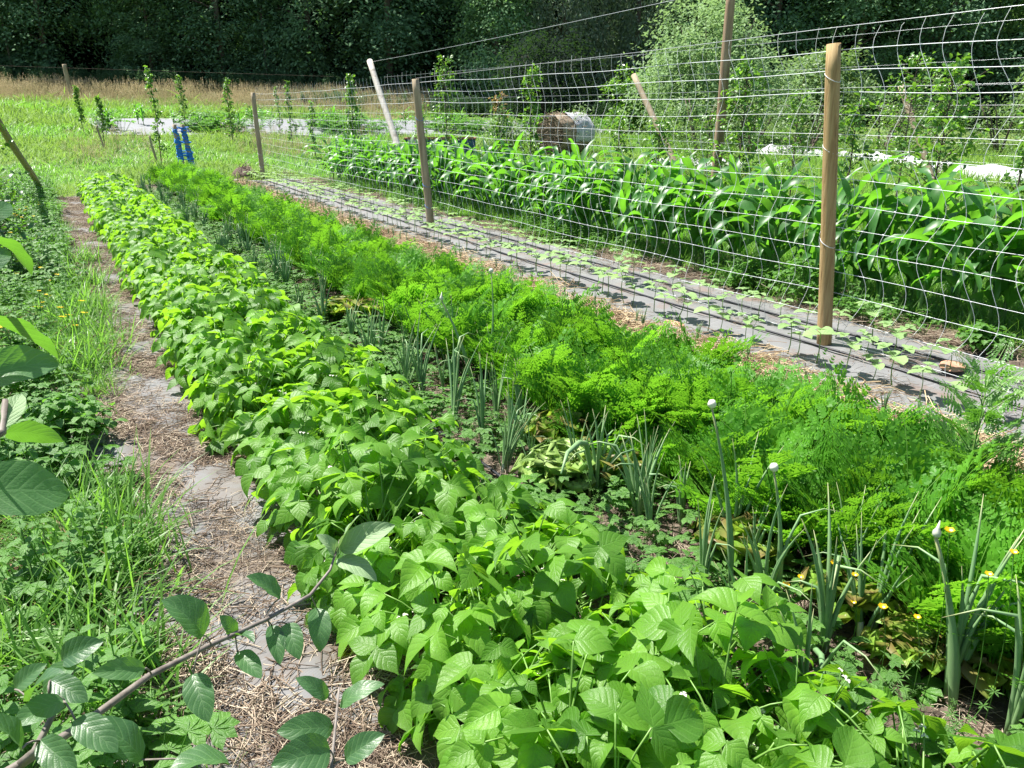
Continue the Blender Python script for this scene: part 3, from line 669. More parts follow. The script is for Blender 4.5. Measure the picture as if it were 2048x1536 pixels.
ys = [(1.38, 2.02, .40), (1.46, 2.1, .43), (1.56, 2.17, .42), (1.66, 2.26, .36), (1.74, 2.33, .2), (1.76, 2.36, .02)]
b = MB(); b.add(*tube(ys, [.003, .008, .011, .011, .009, .006], 7)); tag(b.build('fallen_onion_leaf', M['onion']), 'thick pale onion leaf arching over the bean leaves', 'onion leaf')
b = MB(); b.add(*tube([(1.5, .98, .2), (1.58, 1.04, .16), (1.68, 1.12, .13), (1.75, 1.2, .08), (1.8, 1.24, .03)], [.002, .006, .009, .009, .006], 7)); tag(b.build('fallen_onion_leaf', M['onion']), 'thick onion leaf lying low beside the blue-green onion', 'onion leaf')
# leek seedlings in the straw
def leek(seed):
    b = MB(); onion_mesh(b, 5, .17, seed, .3, .0035); t = thing('leek_seedling', 'thin blue-green leek seedling in the straw beside the fabric', 'leek', (0, 0, 0), 0, 'leek seedlings along the fabric edge')
    b.build('leaves', M['onion'], t); return t
lk = [leek(800 + i) for i in range(4)]; k = 0
for y in np.arange(1.2, 19.2, .24):
    q = (3.74 + random.uniform(-.05, .05), y + random.uniform(-.06, .06), .03)
    if k < 4: lk[k].location = q
    else: copy_tree(lk[k % 4], q, (0, 0, random.uniform(0, 6.3)), random.uniform(.8, 1.3))
    k += 1

# ------------------------------------------------------------------ lettuces
def lettuce(x, y, s, seed, lb, mt='lettuce', open_=1.0):
    random.seed(seed); b = MB()
    for k in range(26):
        q = k / 26; a = k * 2.4 + random.uniform(-.2, .2); el = .55 + .85 * q ** .8
        L = s * (.20 - .04 * q) * random.uniform(.85, 1.1)
        P_, F_, U_ = leaf(L, L * .85, 14, 10, .85, .22, .1, random.uniform(-.5, .2), 0, random.uniform(.3, 1.3))
        rf = np.abs(U_[:, 1] * 2 - 1) ** 2 + np.clip(U_[:, 0] * 2 - 1.1, 0, 1); ph = random.uniform(0, 6)
        P_[:, 2] += L * .085 * rf * np.sin(U_[:, 0] * 26 + ph) + L * .06 * rf * np.sin(U_[:, 1] * 30 + U_[:, 0] * 11 + ph); P_[:, 0] += L * .03 * rf * np.cos(U_[:, 0] * 31 + ph)
        put(b, (P_, F_, U_), frame((math.cos(a) * math.cos(el), math.sin(a) * math.cos(el), math.sin(el)), (-math.cos(a) * .3, -math.sin(a) * .3, 1)), (0, 0, .01 + .02 * q))
    tag(b.build('lettuce', M[mt], None, True, (x, y, .03)), lb, 'lettuce')
lettuce(1.92, 2.80, 1.15, 1, 'red-edged lettuce head beside the carrots, near the middle onions')
lettuce(1.99, 1.72, 1.05, 2, 'lettuce head with brown rims behind the two round white buds')
lettuce(2.04, 1.27, 1.0, 3, 'lettuce behind the blue-green onion and buttercups')
lettuce(1.72, 2.52, 1.1, 4, 'pale wilting lettuce with cream ribs at the edge of the beans', 'lettuce_green')
lettuce(1.94, 2.40, .95, 5, 'bronze-edged lettuce behind the spreading onion')
lettuce(2.12, .88, 1.0, 6, 'lettuce at the right edge below the buttercup', 'lettuce')
lettuce(2.02, 5.6, 1.2, 7, 'reddish lettuce in front of the carrot tops beyond the tall stalks')
lettuce(1.80, 5.75, 1.1, 8, 'brownish lettuce among the far onions')
lettuce(2.88, 6.75, 1.3, 9, 'bronze lettuce at the straw side of the carrot bed')
lettuce(2.85, 7.5, 1.1, 10, 'light green lettuce at the straw side of the carrot bed', 'lettuce_green')
lettuce(2.62, 4.55, 1.0, 11, 'small red lettuce tucked against the carrots by the straw')
lettuce(1.98, 1.04, .7, 12, 'green lettuce low between buttercup stems')

# ------------------------------------------------------------------ buttercups
bc = [(1.85,1.24,.29,'second from the left over the onion'),(1.85,1.35,.18,'leftmost over bare soil'),(1.85,1.17,.29,'just right of the blue-green onion'),(1.85,1.40,.12,'lowest left of the group'),(1.87,1.37,.10,'touching the soil behind the onion'),
      (1.85,1.16,.20,'low in front of the lettuce'),(1.85,1.07,.24,'large and open in front of the lettuce'),(1.85,.97,.27,'small, left of the tall pointed bud'),(1.87,.83,.48,'high beside the withered onion leaf'),(1.88,.95,.54,'directly beside the pointed white bud'),(1.9,.80,.55,'rightmost against the carrot tops')]
for i, (x, y, z, lb) in enumerate(bc):
    random.seed(i); t = thing('buttercup', 'yellow buttercup flower, ' + lb, 'flower', (x - .03, y - .04, .02))
    e = np.array([.03, .04, z]); b = MB(); b.add(*tube(bend((0, 0, 0), e, 0, 5, (.015, -.01, 0)), .0011, 4)); b.build('stem', M['weed'], t)
    b = MB(); s = .014 if i % 3 else .018
    for j in range(5):
        a = j * 2 * pi / 5; put(b, leaf(s, s * 1.05, 3, 2, .7, .3, .2, -.7), frame((math.cos(a), math.sin(a), .35)), e)
    b.build('petals', M['yellow'], t)

# ------------------------------------------------------------------ fence
fence = thing('garden_fence', 'wooden post fence with white plastic netting beside the maize row', 'fence', (4.57, 3.41, 0))
fo_ = np.array([4.57, 3.41, 0])
posts = [((4.57, 3.41), (4.45, 3.57, 2.0), .047, 'wood', 'round pale wooden post, nearest the camera'), ((4.62, 10.2), (4.49, 10.26, 2.0), .052, 'wood_grey', 'middle post with blue ties'),
         ((4.54, 19.81), (4.51, 19.82, 2.0), .055, 'wood_grey', 'far end post beside the dry heap'), ((4.6, -3.2), (4.5, -3.2, 2.0), .047, 'wood', None)]
for (bx, by), tp, r, mm, lb in posts:
    p0 = np.array([bx, by, -.02]); p1 = np.array(tp); t_ = np.linspace(0, 1, 14)[:, None]
    pts = p0 + (p1 - p0) * t_ + np.stack([.004 * np.sin(t_[:, 0] * 7), .004 * np.cos(t_[:, 0] * 5), 0 * t_[:, 0]], 1)
    rr = r * (1.06 - .1 * t_[:, 0] + .015 * np.sin(t_[:, 0] * 23)); rr[-1] *= .97
    b = MB(); b.add(*tube(pts - fo_, rr, 20)); o = b.build('post', M[mm], fence)
    if lb: o['label'] = lb
    tb = MB()
    for z in ((1.80, 1.36, .75) if mm == 'wood' else (1.5, .62, .33)):
        c = p0 + (p1 - p0) * (z / 2.0); an = np.linspace(0, 2 * pi, 13)
        tb.add(*tube(np.stack([c[0] + (r + .004) * np.cos(an), c[1] + (r + .004) * np.sin(an), z + .03 * np.sin(an)], 1) - fo_, .0022, 5))
    tb.build('tie', M['blue'] if by == 10.2 else M['net'], fence)
nb = MB(); random.seed(21)
lev = [.07, .23, .40, .55, .71, .86, 1.01, 1.17, 1.32, 1.46, 1.58, 1.71, 1.84, 1.965]
ys = np.arange(-3.2, 19.81, .15); Yp = np.array([-3.2, 3.49, 10.23, 19.81]); Xb = np.array([4.55, 4.57, 4.62, 4.54]); Xt = np.array([4.50, 4.45, 4.49, 4.51])
def netx(y, z): return np.interp(y, Yp, Xb) * (1 - z / 2) + np.interp(y, Yp, Xt) * z / 2 + .055
def netz(y, z):
    sag = 0.0
    for a_, b_ in zip(Yp[:-1], Yp[1:]):
        if a_ <= y <= b_: q = (y - a_) / (b_ - a_); sag = 4 * q * (1 - q)
    return z - .035 * sag * (1 - abs(z - 1) * .3) + .006 * math.sin(y * 3 + z * 9)
for z in lev:
    pts = np.array([(netx(y, z) + .01 * math.sin(y * 2.3 + z * 4), y, netz(y, z)) for y in ys]); nb.add(*tube(pts - fo_, (.0015 if z < 1.6 else .0023), 4, False))
for i, y in enumerate(ys):
    pts = []; ph = random.uniform(-.4, .4); am = random.uniform(.7, 1.25)
    for z in np.linspace(.02, 2.10, 52):
        wv = .052 * am * math.sin(z * 2 * pi / .62 + ph + .5 * math.sin(y * .9)) + .02 * math.sin(z * 2.1 + y)
        pts.append((netx(y, z) + .012 * math.sin(z * 5 + y * 3), y + wv, netz(y, z) + (0.0 if z < 2 else random.uniform(-.02, .02))))
    nb.add(*tube(np.array(pts) - fo_, .0016, 3, False))
    for z in lev:
        wv = .052 * am * math.sin(z * 2 * pi / .62 + ph + .5 * math.sin(y * .9)) + .02 * math.sin(z * 2.1 + y)
        q = np.array((netx(y, z), y + wv, netz(y, z))); nb.add(*tube(np.array([q - [0, .007, 0], q, q + [0, .007, 0]]) - fo_, [.001, .0036, .001], 4, False))
nb.build('netting', M['net'], fence)
def wire(name, p0, p1, sag, r, lb, cat='wire', m='wire'):
    b = MB(); b.add(*tube(bend(p0, p1, -sag, 24), r, 5)); return tag(b.build(name, M[m]), lb, cat)
b = MB(); b.add(*tube([(4.5, 10.25, 2.01), (4.5, 5.6, 2.065), (4.47, 3.68, 2.095), (4.47, 2.5, 2.11), (4.5, -3.2, 2.13)], .0022, 5)); tag(b.build('tension_wire', M['wire']), 'thin tension wire running just above the netting', 'wire')

# ------------------------------------------------------------------ trellises beyond the maize
def pole(mb, p0, p1, r, n_=12):
    t_ = np.linspace(0, 1, 12)[:, None]; p0 = np.array(p0, float); p1 = np.array(p1, float)
    pts = p0 + (p1 - p0) * t_ + .012 * np.stack([np.sin(t_[:, 0] * 6), np.cos(t_[:, 0] * 5), 0 * t_[:, 0]], 1)
    mb.add(*tube(pts, r * (1.08 - .14 * t_[:, 0] + .03 * np.sin(t_[:, 0] * 19)), n_))
def trellis(x, base, items, wires, lb, y0):
    t = thing('fruit_trellis', lb, 'trellis', (x, base, 0)); off = np.array([x, base, 0])
    for nm, p0, p1, r, mm, l2 in items:
        b = MB(); pole(b, np.array(p0) - off, np.array(p1) - off, r); o = b.build(nm, M[mm], t); 
        if l2: o['label'] = l2
    b = MB()
    for p0, p1, r in wires: b.add(*tube(bend(np.array(p0) - off, np.array(p1) - off, -.03, 16), r, 5))
    b.build('wires', M['wire'], t)
trellis(7.3, 17.3, [('end_pole', (7.3, 17.2, -.1), (7.3, 19.4, 2.75), .075, 'birch', 'leaning white bark pole'), ('pole', (7.35, 7.45, 0), (7.3, 7.38, 3.05), .06, 'wood_brown', 'tall brown pole'), ('pole', (7.3, -2.5, 0), (7.3, -2.5, 3.0), .06, 'wood_brown', None)],
        [((7.3, 19.35, 2.72), (7.3, 7.4, 2.96), .0035), ((7.3, 7.4, 2.96), (7.3, -2.5, 2.95), .0035)] + [((7.3, 18.5, z), (7.3, -2.5, z), .0018) for z in (.7, 1.25, 1.85, 2.35)], 'apple trellis with leaning white end pole and tall brown pole behind the maize', 0)
trellis(11.3, 12, [('end_pole', (11.3, 12.1, -.1), (11.3, 14.12, 2.32), .065, 'wood_grey', 'leaning weathered pole'), ('pole', (11.3, 3, 0), (11.3, 3, 2.5), .05, 'wood_grey', None)],
        [((11.3, 14.0, z2), (11.3, 1.5, z2), .0018) for z2 in (2.28,)] + [((11.3, 12.5, z), (11.3, 1.5, z), .0018) for z in (.7, 1.2, 1.7)], 'second trellis with a weathered leaning end pole behind the tall brown pole', 0)
trellis(15, 9.3, [('end_pole', (14.9, 9.0, -.1), (15, 10.3, 2.07), .06, 'wood_grey', 'leaning grey pole'), ('pole', (15, 4.3, 0), (15, 4.3, 2.3), .05, 'wood_grey', None)],
        [((15, 10.2, 2.05), (15, 1, 2.1), .0018), ((15, 9.6, 1.3), (15, 1, 1.3), .0018), ((15, 9.3, .7), (15, 1, .7), .0018)], 'third trellis with a short grey leaning pole in front of the shrub belt', 0)
trellis(-.3, 19, [('end_pole', (-.12, 19.0, -.05), (-.45, 12.3, 1.55), .05, 'wood_grey', 'long leaning grey pole')],
        [((-.45, 12.3, 1.5), (-.5, 6, 1.5), .0018)], 'trellis with grey leaning pole in the grass at the left edge', 0)

# ------------------------------------------------------------------ young fruit trees
def fruit_tree(x, y, h, wd, seed, lb, mm='fruit_leaf', dens=1.0, z0=.12, ls=.032, top=None, lean=0):
    rs = np.random.RandomState(seed); t = thing('young_fruit_tree', lb, 'fruit tree', (x, y, T(y)))
    st = MB(); pts = np.array([(lean * q * h + .02 * math.sin(q * 7 + seed), .02 * math.cos(q * 5 + seed), q * h) for q in np.linspace(0, .98, 9)]); st.add(*tube(pts, np.linspace(.016, .004, 9), 6))
    lf = MB(); nb_ = int(34 * dens * h); tops = MB()
    wd *= 1.35 if y < 22 else .95; nb_ = int(nb_ * (1 if y < 22 else .5))
    for k in range(nb_):
        q = z0 + (1 - z0) * (k + rs.rand()) / nb_; c = np.array([np.interp(q * h, pts[:, 2], pts[:, 0]), np.interp(q * h, pts[:, 2], pts[:, 1]), q * h])
        a = rs.uniform(0, 2 * pi); rr = wd * (1.08 - q) ** .6 * rs.uniform(.3, 1.15); e = c + np.array([math.cos(a) * rr, math.sin(a) * rr, rr * rs.uniform(.1, .9)])
        st.add(*tube(bend(c, e, .02, 4), [.005, .004, .003, .0015], 3, False))
        for j in range(rs.randint(6, 12)):
            w_ = rs.uniform(.3, 1.08); p = c + (e - c) * w_ + rs.normal(0, .025, 3); d = rs.normal(0, 1, 3) + (e - c) / (rr + .01); L = ls * rs.uniform(1.5, 3.0)
            put(tops if (top and q > .8 and rs.rand() < .7) else lf, leaf(L, L * .52, 3, 2, .55, .7, .35, .9), frame(d, rs.normal(0, .6, 3) + [0, 0, 1]), p, rs.rand())
    st.build('trunk', M['bark'], t); lf.build('crown', M[mm], t)
    if top and tops.n: tops.build('young_shoots', M[top], t)
    return t
ft = [(1.45, 34.3, 1.75, .17, 'small dark columnar tree at the left end of the pale sheeting', 'fruit_leaf', 1.6, .3), (1.79, 29.1, 1.65, .15, 'small tree on two stakes in front of the pale sheeting corner', 'fruit_leaf', 1.2, .35),
 (2.87, 24.5, 2.6, .22, 'tall slim bright young tree beside a short stake in the meadow', 'fruit_leaf', 1.0, .1), (5.23, 35.5, 2.1, .35, 'dark bushy young tree directly behind the blue bound stakes', 'fruit_leaf', 1.4, .3),
 (6.02, 30.4, 2.2, .30, 'cone shaped young tree left of the far fence post', 'fruit_leaf', 1.7, .1), (7.6, 28.3, 2.2, .22, 'slim young tree just right of the far fence post', 'fruit_leaf', 1.1, .15),
 (7.3, 24.6, 1.75, .2, 'short young tree left of the leaning white pole, farther one', 'fruit_leaf', 1.1, .15), (7.3, 20.95, 2.45, .25, 'tall slim young tree just left of the leaning white pole', 'fruit_leaf', 1.2, .1),
 (7.3, 16.5, 1.7, .2, 'thin young tree between the white pole and the middle fence post', 'fruit_leaf', .8, .3), (7.3, 15.2, 2.55, .40, 'large young tree with spiky top right of the middle fence post', 'fruit_leaf', 1.3, .1),
 (7.3, 12.95, 1.85, .30, 'young tree with reddish shoots left of the hay bale', 'fruit_leaf', 1.2, .1), (7.3, 11.85, 2.25, .25, 'slim light green tree beside the hay bale', 'fruit_leaf', 1.2, .1),
 (7.3, 9.4, 1.5, .35, 'loose leafy tree in front of the second leaning pole', 'fruit_leaf', .9, .3), (7.35, 7.05, 2.1, .38, 'leafy tree climbing beside the tall brown pole', 'fruit_leaf', 1.6, .1),
 (7.3, 5.45, 1.7, .22, 'thin young tree hidden behind the nearest fence post', 'fruit_leaf', .8, .15), (7.3, 4.5, 2.0, .45, 'broad young tree directly right of the nearest fence post', 'fruit_leaf', 1.5, .15),
 (7.3, 3.75, 1.85, .16, 'thin bare young tree near the right picture edge', 'fruit_leaf', .5, .2), (11.3, 7.55, 2.3, .6, 'wide leafy tree on the second trellis with dark leaves', 'fruit_leaf', 1.3, .3),
 (11.3, 9.6, 1.9, .35, 'small tree on the second trellis left of the nearest post', 'fruit_leaf', 1.1, .2), (11.3, 5.5, 1.9, .45, 'tree on the second trellis at the right edge', 'fruit_leaf', 1.2, .2), (11.3, 11.7, 1.5, .55, 'leafy tree covering the foot of the second leaning pole', 'fruit_leaf', 1.5, .1), (7.3, 8.5, 1.45, .3, 'low tree between second leaning pole and tall brown pole', 'fruit_leaf', 1.3, .2), (8.3, 32.5, 1.9, .14, 'faint slim tree on the far bed behind the blue bound stakes', 'fruit_leaf', .8, .1)]
for i, (x, y, h, wd, lb, mm, dn, z0) in enumerate(ft):
    fruit_tree(x, y, h, wd, 40 + i, lb, mm, dn, z0, .03 if y < 20 else .04, 'red_leaf' if 'reddish' in lb else None)
for x, y, lb, h in ((1.72, 29.0, 'thin stake holding the small tree in front of the sheeting', .8), (2.72, 24.45, 'short grey stake beside the tall slim meadow tree', .85)):
    b = MB(); pole(b, (x, y, T(y)), (x - .08, y, T(y) + h), .03, 8); tag(b.build('stake', M['wood_grey']), lb, 'stake')
# the apple at the left edge by the leaning pole
fruit_tree(-.62, 9.2, 1.75, .40, 71, 'leafy apple tree at the left picture edge before the leaning grey pole', 'apple', 1.5, .05, .032)
fruit_tree(-.95, 12.6, 2.2, .5, 72, 'taller apple tree at the left picture edge reaching the forest line', 'fruit_leaf', 1.3, .05, .036)

# ------------------------------------------------------------------ blue bound stakes, heap, bale, trough, fleece
t = thing('bound_stakes', 'pair of stakes wrapped with bright blue twine in the meadow', 'stakes', (3.17, 22.0, T(22)))
for dx, ln in ((-.12, -.03), (.13, -.06)):
    b = MB(); pole(b, (dx, 0, -.02), (dx + ln * 2, 0, 1.25), .052, 10); b.build('stake', M['wood_grey'], t)
tw = MB(); random.seed(4)
for k in range(110):
    z = random.choice([random.gauss(.5, .05), random.uniform(.25, 1.17), random.uniform(.25, 1.17), random.uniform(.25, 1.17)]); an = np.linspace(0, 2 * pi, 18); both = random.random() < .16 and (z > 1.1 or .42 < z < .58 or .8 < z < .84)
    cx, rx = (0 - .05 * z, .20) if both else (random.choice((-.12 - .05 * z, .13 - .10 * z)), .064)
    tw.add(*tube(np.stack([cx + rx * np.cos(an), .066 * np.sin(an), z + random.uniform(-.06, .06) * np.sin(an + k)], 1), random.uniform(.006, .014), 4))
tw.build('twine', M['blue'], t)
def heap(x, y, r, h, n_, seed, lb, m='litter'):
    t_ = straw_tuft(n_, r * .42, .22, .006, seed, h, .35); 
    V = t_.v
    for v in V:
        c = v.mean(0); d = math.hypot(c[0], c[1]) / r; v[:, 2] *= max(.12, 1 - d)
    th = np.linspace(0, pi / 2, 7); ph = np.linspace(0, 2 * pi, 19); a, b_ = np.meshgrid(th, ph, indexing='ij')
    Pm = np.stack([np.sin(a) * np.cos(b_) * r * (.8 + .08 * np.sin(b_ * 3)), np.sin(a) * np.sin(b_) * r * .8, np.cos(a) * h * (.8 + .1 * np.sin(b_ * 2 + a * 4))], -1).reshape(-1, 3)
    t_.add(Pm, grid_faces(6, 18), None, .1); tag(t_.build('straw_heap', M[m], None, True, (x, y, T(y))), lb, 'heap')
heap(4.25, 20.4, .42, .34, 500, 61, 'brown heap of dry clippings at the foot of the far fence post')
heap(3.55, 20.1, .30, .10, 160, 62, 'low dark patch of dry clippings left of the larger heap')
heap(5.3, 20.6, .35, .08, 160, 63, 'flat patch of dry clippings right of the far fence post')
# hay bale with cover
t = thing('hay_bale', 'round brown hay bale half covered with white sheeting', 'hay bale', (16.1, 23.9, T(23.9)), R(11))
b = MB(); yy = np.linspace(-.72, .72, 13); an = np.linspace(0, 2 * pi, 33)
rad = .72; A_, Y_ = np.meshgrid(an, yy, indexing='ij'); rj = rad * (1 + .025 * np.sin(A_ * 9 + Y_ * 5) + .02 * np.sin(A_ * 17)) * np.where(np.abs(Y_) > .7, .97, 1)
b.add(np.stack([Y_, rj * np.cos(A_), .74 + rj * np.sin(A_) * .93], -1).reshape(-1, 3), grid_faces(32, 12))
for s in (-1, 1):
    rr, A2 = np.meshgrid(np.linspace(.02, .97 * rad, 8), an, indexing='ij'); b.add(np.stack([s * (.73 + .03 * np.sin(rr * 30)), rr * np.cos(A2), .74 + rr * np.sin(A2) * .93], -1).reshape(-1, 3), grid_faces(7, 32))
b.build('bale', M['hay'], t)
h_ = straw_tuft(900, .01, .3, .006, 77, .01, .3)
for v in h_.v:
    a = random.uniform(0, 2 * pi); k = random.random(); 
    if k < .5: q = np.array([-.75, rad * math.sqrt(random.random()) * math.cos(a), .74 + rad * .9 * math.sqrt(random.random()) * math.sin(a)])
    else: q = np.array([random.uniform(-.74, .74), rad * math.cos(a), .76 + rad * .94 * math.sin(a)])
    q[2] = max(.05, q[2]); v += (q - v.mean(0)).astype(np.float32)
h_.build('loose_straw', M['hay'], t)
c = MB(); ac = np.linspace(-.35, pi * .86, 26); yc = np.linspace(-.12, .80, 12); A_, Y_ = np.meshgrid(ac, yc, indexing='ij'); rj = rad * 1.05 + .02 * np.sin(A_ * 6 + Y_ * 8) + .012 * np.sin(A_ * 15 - Y_ * 5)
c.add(np.stack([Y_, -rj * np.cos(A_), .74 + rj * np.sin(A_) * .94], -1).reshape(-1, 3), grid_faces(25, 11)); c.build('cover', M['fleece'], t)
# dark blue trough
M['trough'] = mat('dark_blue_panel', [(0.3, (0.012, 0.05, 0.10)), (0.7, (0.03, 0.10, 0.17))], scale=6, rough=0.4)
M['rust'] = mat('rusty_rim', [(0.3, (0.12, 0.05, 0.03)), (0.7, (0.22, 0.11, 0.07))], scale=14)
t = thing('water_trough', 'dark blue trough with rusty rim behind the middle fence post', 'trough', (11.6, 24.6, T(24.6) - .12), R(-27)); t.scale = (.9, 1, .8)
def boxm(mb, c, s):
    c = np.array(c); s = np.array(s) / 2; V = np.array([[x, y, z] for x in (-1, 1) for y in (-1, 1) for z in (-1, 1)]) * s + c
    mb.add(V, [[0, 1, 3, 2], [4, 6, 7, 5], [0, 4, 5, 1], [2, 3, 7, 6], [0, 2, 6, 4], [1, 5, 7, 3]])
b = MB()
for c_, s_ in (((0, -.5, .45), (2.5, .04, .9)), ((0, .5, .45), (2.5, .04, .9)), ((-1.27, 0, .45), (.04, 1.04, .9)), ((1.27, 0, .45), (.04, 1.04, .9))): boxm(b, c_, s_)
for k in range(7): boxm(b, (-1.1 + k * .36, -.535, .45), (.05, .03, .86))
b.build('panel', M['trough'], t, False)
b = MB()
for c_, s_ in (((0, -.51, .925), (2.6, .09, .05)), ((0, .51, .925), (2.6, .09, .05)), ((-1.28, 0, .925), (.09, .93, .045)), ((1.28, 0, .925), (.09, .93, .045))): boxm(b, c_, s_)
b.build('rim', M['rust'], t, False)
b = MB(); boxm(b, (-1.0, -.58, .5), (.35, .02, .8)); b.build('pale_panel', M['fleece'], t, False)
# fleece strips
def fleece(pts, wd, hh, seed, lb):
    pts = np.array(pts, float); n_ = 90; s = np.linspace(0, len(pts) - 1, n_); X = np.interp(s, range(len(pts)), pts[:, 0]); Y = np.interp(s, range(len(pts)), pts[:, 1])
    tg = np.stack([np.gradient(X), np.gradient(Y)], 1); tg /= np.linalg.norm(tg, axis=1, keepdims=True); nr = np.stack([-tg[:, 1], tg[:, 0]], 1)
    v = np.linspace(-1, 1, 13); rs = np.random.RandomState(seed); G = []
    for i in range(n_):
        hgt = hh * (.85 + .12 * math.sin(i * .17 + seed) + .06 * math.sin(i * .7)) * min(1, .25 + min(i, n_ - 1 - i) / 6)
        wv = wd * (.9 + .14 * math.sin(i * .23 + seed) + .07 * math.sin(i * .9))
        for q in v: G.append((X[i] + nr[i, 0] * q * wv, Y[i] + nr[i, 1] * q * wv, T(Y[i]) + .015 + hgt * (1 - q * q) ** .6 * (1 + .12 * math.sin(q * 9 + i * .7))))
    b = MB(); b.add(np.array(G), grid_faces(n_ - 1, 12)); tag(b.build('fleece_row_cover', M['fleece']), lb, 'row cover')
fleece([(23.5, 21.5), (22.0, 17.5), (20.5, 13.8), (19.2, 10.3), (18.0, 6.5)], .55, .42, 1, 'long rumpled white row cover stretching to the right picture edge')
fleece([(14.9, 17.7), (15.4, 16.2), (15.8, 14.8)], .45, .36, 2, 'short white row cover behind the second leaning pole')
fleece([(21.2, 20.2), (20.0, 17.0), (18.9, 14.2)], .16, .14, 3, 'narrow white roll of row cover in front of the long one')

# ------------------------------------------------------------------ shrubs, willow, forest
Fw = np.array([.505, .863]); Rt_ = np.array([.863, -.505])
def fpos(d, s): q = Fw * d + Rt_ * s; return (float(q[0]), float(q[1]))
def shrub(x, y, w_, h, seed, lb, mm='shrub', name='shrub', nb_=36, per=60, ls=.07, cat='shrub', flat=.5, pend=0.2):
    z = T(y); t = thing(name, lb, cat, (x, y, z)); b = MB()
    tree_crown(nb_, per, (0, 0, h * .52), (w_ / 2, w_ / 2, h * .5), ls, seed, b, flat, .42, .35, .2, pend, .8)
    s = MB(); rs = np.random.RandomState(seed)
    for k in range(5):
        a = rs.uniform(0, 6.3); s.add(*tube(bend((0, 0, 0), (math.cos(a) * w_ * .28, math.sin(a) * w_ * .28, h * .8), .1, 5), np.linspace(.05, .012, 5), 5))
    b.build('crown', M[mm], t); s.build('trunk', M['bark'], t)
shr = [(38, -.4, 2.0, 1.6, 'light shrub just right of the hay bale'), (38, 2.6, 2.6, 2.1, 'shrub at the foot of the willow, left side'), (37, 8.5, 3.0, 3.0, 'shrub right of the tall brown pole'), (35, 10.4, 3.0, 2.8, 'shrub with yellow-green tips left of the nearest fence post'),
       (36, 13.2, 3.4, 2.7, 'broad shrub right behind the nearest fence post'), (34, 15.5, 3.2, 2.6, 'shrub behind the third leaning pole'), (36, 18.4, 3.4, 2.9, 'grey-green shrub behind the broad young tree'), (34, 20.6, 3.2, 2.7, 'shrub between broad tree and right picture edge'), (35, 23.6, 3.6, 3.0, 'rightmost shrub of the belt')]
for i, (d, s, w_, h, lb) in enumerate(shr):
    x, y = fpos(d * .78, s * .78); shrub(x, y, w_ * .92, h * .84, 200 + i, lb, ls=.055, per=75)
x, y = fpos(37, 8.9); shrub(x, y, 6.0, 6.3, 231, 'large light green willow rising behind the tall brown pole', 'willow', 'willow_tree', 110, 190, .11, 'tree', .5, .1)
x, y = fpos(40, 15.0); shrub(x, y, 4.4, 4.6, 232, 'rounded elder tree left of the nearest fence post top', 'shrub', 'elder_tree', 60, 130, .12, 'tree', .35, .3)
x, y = fpos(41, 6.0); shrub(x, y, 2.6, 2.9, 233, 'green bush filling the gap left of the willow', 'fruit_leaf', 'hazel_bush', 44, 120, .10, 'tree')
x, y = fpos(37, 26.0); shrub(x, y, 5, 6.5, 234, 'tree at the upper right picture corner', 'shrub', 'elder_tree', 70, 140, .12, 'tree', .4, .2)
x, y = fpos(46, 2.0); shrub(x, y, 5.5, 4.4, 235, 'dark spruce-like bush behind the hay bale', 'forest_dark_shade', 'hazel_bush', 60, 140, .12, 'tree')

def forest_proto(seed, mm, H_, W_, style, lb):
    t = thing('forest_tree', lb, 'tree', (0, 0, 0)); b = MB(); s = MB(); rs = np.random.RandomState(seed)
    s.add(*tube([(0, 0, -.3), (.1, 0, H_ * .3), (-.1, .1, H_ * .6), (0, 0, H_ * .92)], [.32, .26, .18, .04], 8))
    for k in range(14):
        a = rs.uniform(0, 6.3); z = H_ * rs.uniform(.12, .8); r_ = W_ * .42 * (1.1 - z / H_); s.add(*tube(bend((0, 0, z), (math.cos(a) * r_, math.sin(a) * r_, z + r_ * .3), .2, 5), np.linspace(.09, .02, 5), 5, False))
    if style == 'broad': tree_crown(130, 190, (0, 0, H_ * .48), (W_ / 2, W_ / 2, H_ * .50), .17, seed, b, .25, .5, .5, .17, .35, .3)
    elif style == 'hang': tree_crown(130, 190, (0, 0, H_ * .48), (W_ / 2, W_ / 2, H_ * .50), .16, seed, b, 1.0, .35, .5, .13, 1.6, .8)
    else: tree_crown(120, 190, (0, 0, H_ * .48), (W_ / 2, W_ / 2, H_ * .5), .17, seed, b, .5, .5, .45, .16, .1, .6)
    b.build('crown', M[mm], t); s.build('trunk', M['bark'], t); return t
fp_ = [forest_proto(1, 'forest', 19, 10, 'broad', 'x'), forest_proto(2, 'forest_light', 17, 9, 'broad', 'x'), forest_proto(3, 'forest_grey', 18, 8, 'hang', 'x'), forest_proto(4, 'forest', 18, 9, 'x', 'x'), forest_proto(5, 'forest_light', 16, 8, 'x', 'x'), forest_proto(6, 'forest_dark_shade', 19, 9, 'broad', 'x'), forest_proto(7, 'forest_dark_shade', 18, 9, 'x', 'x')]  # last two carry painted shade for the gaps between front crowns
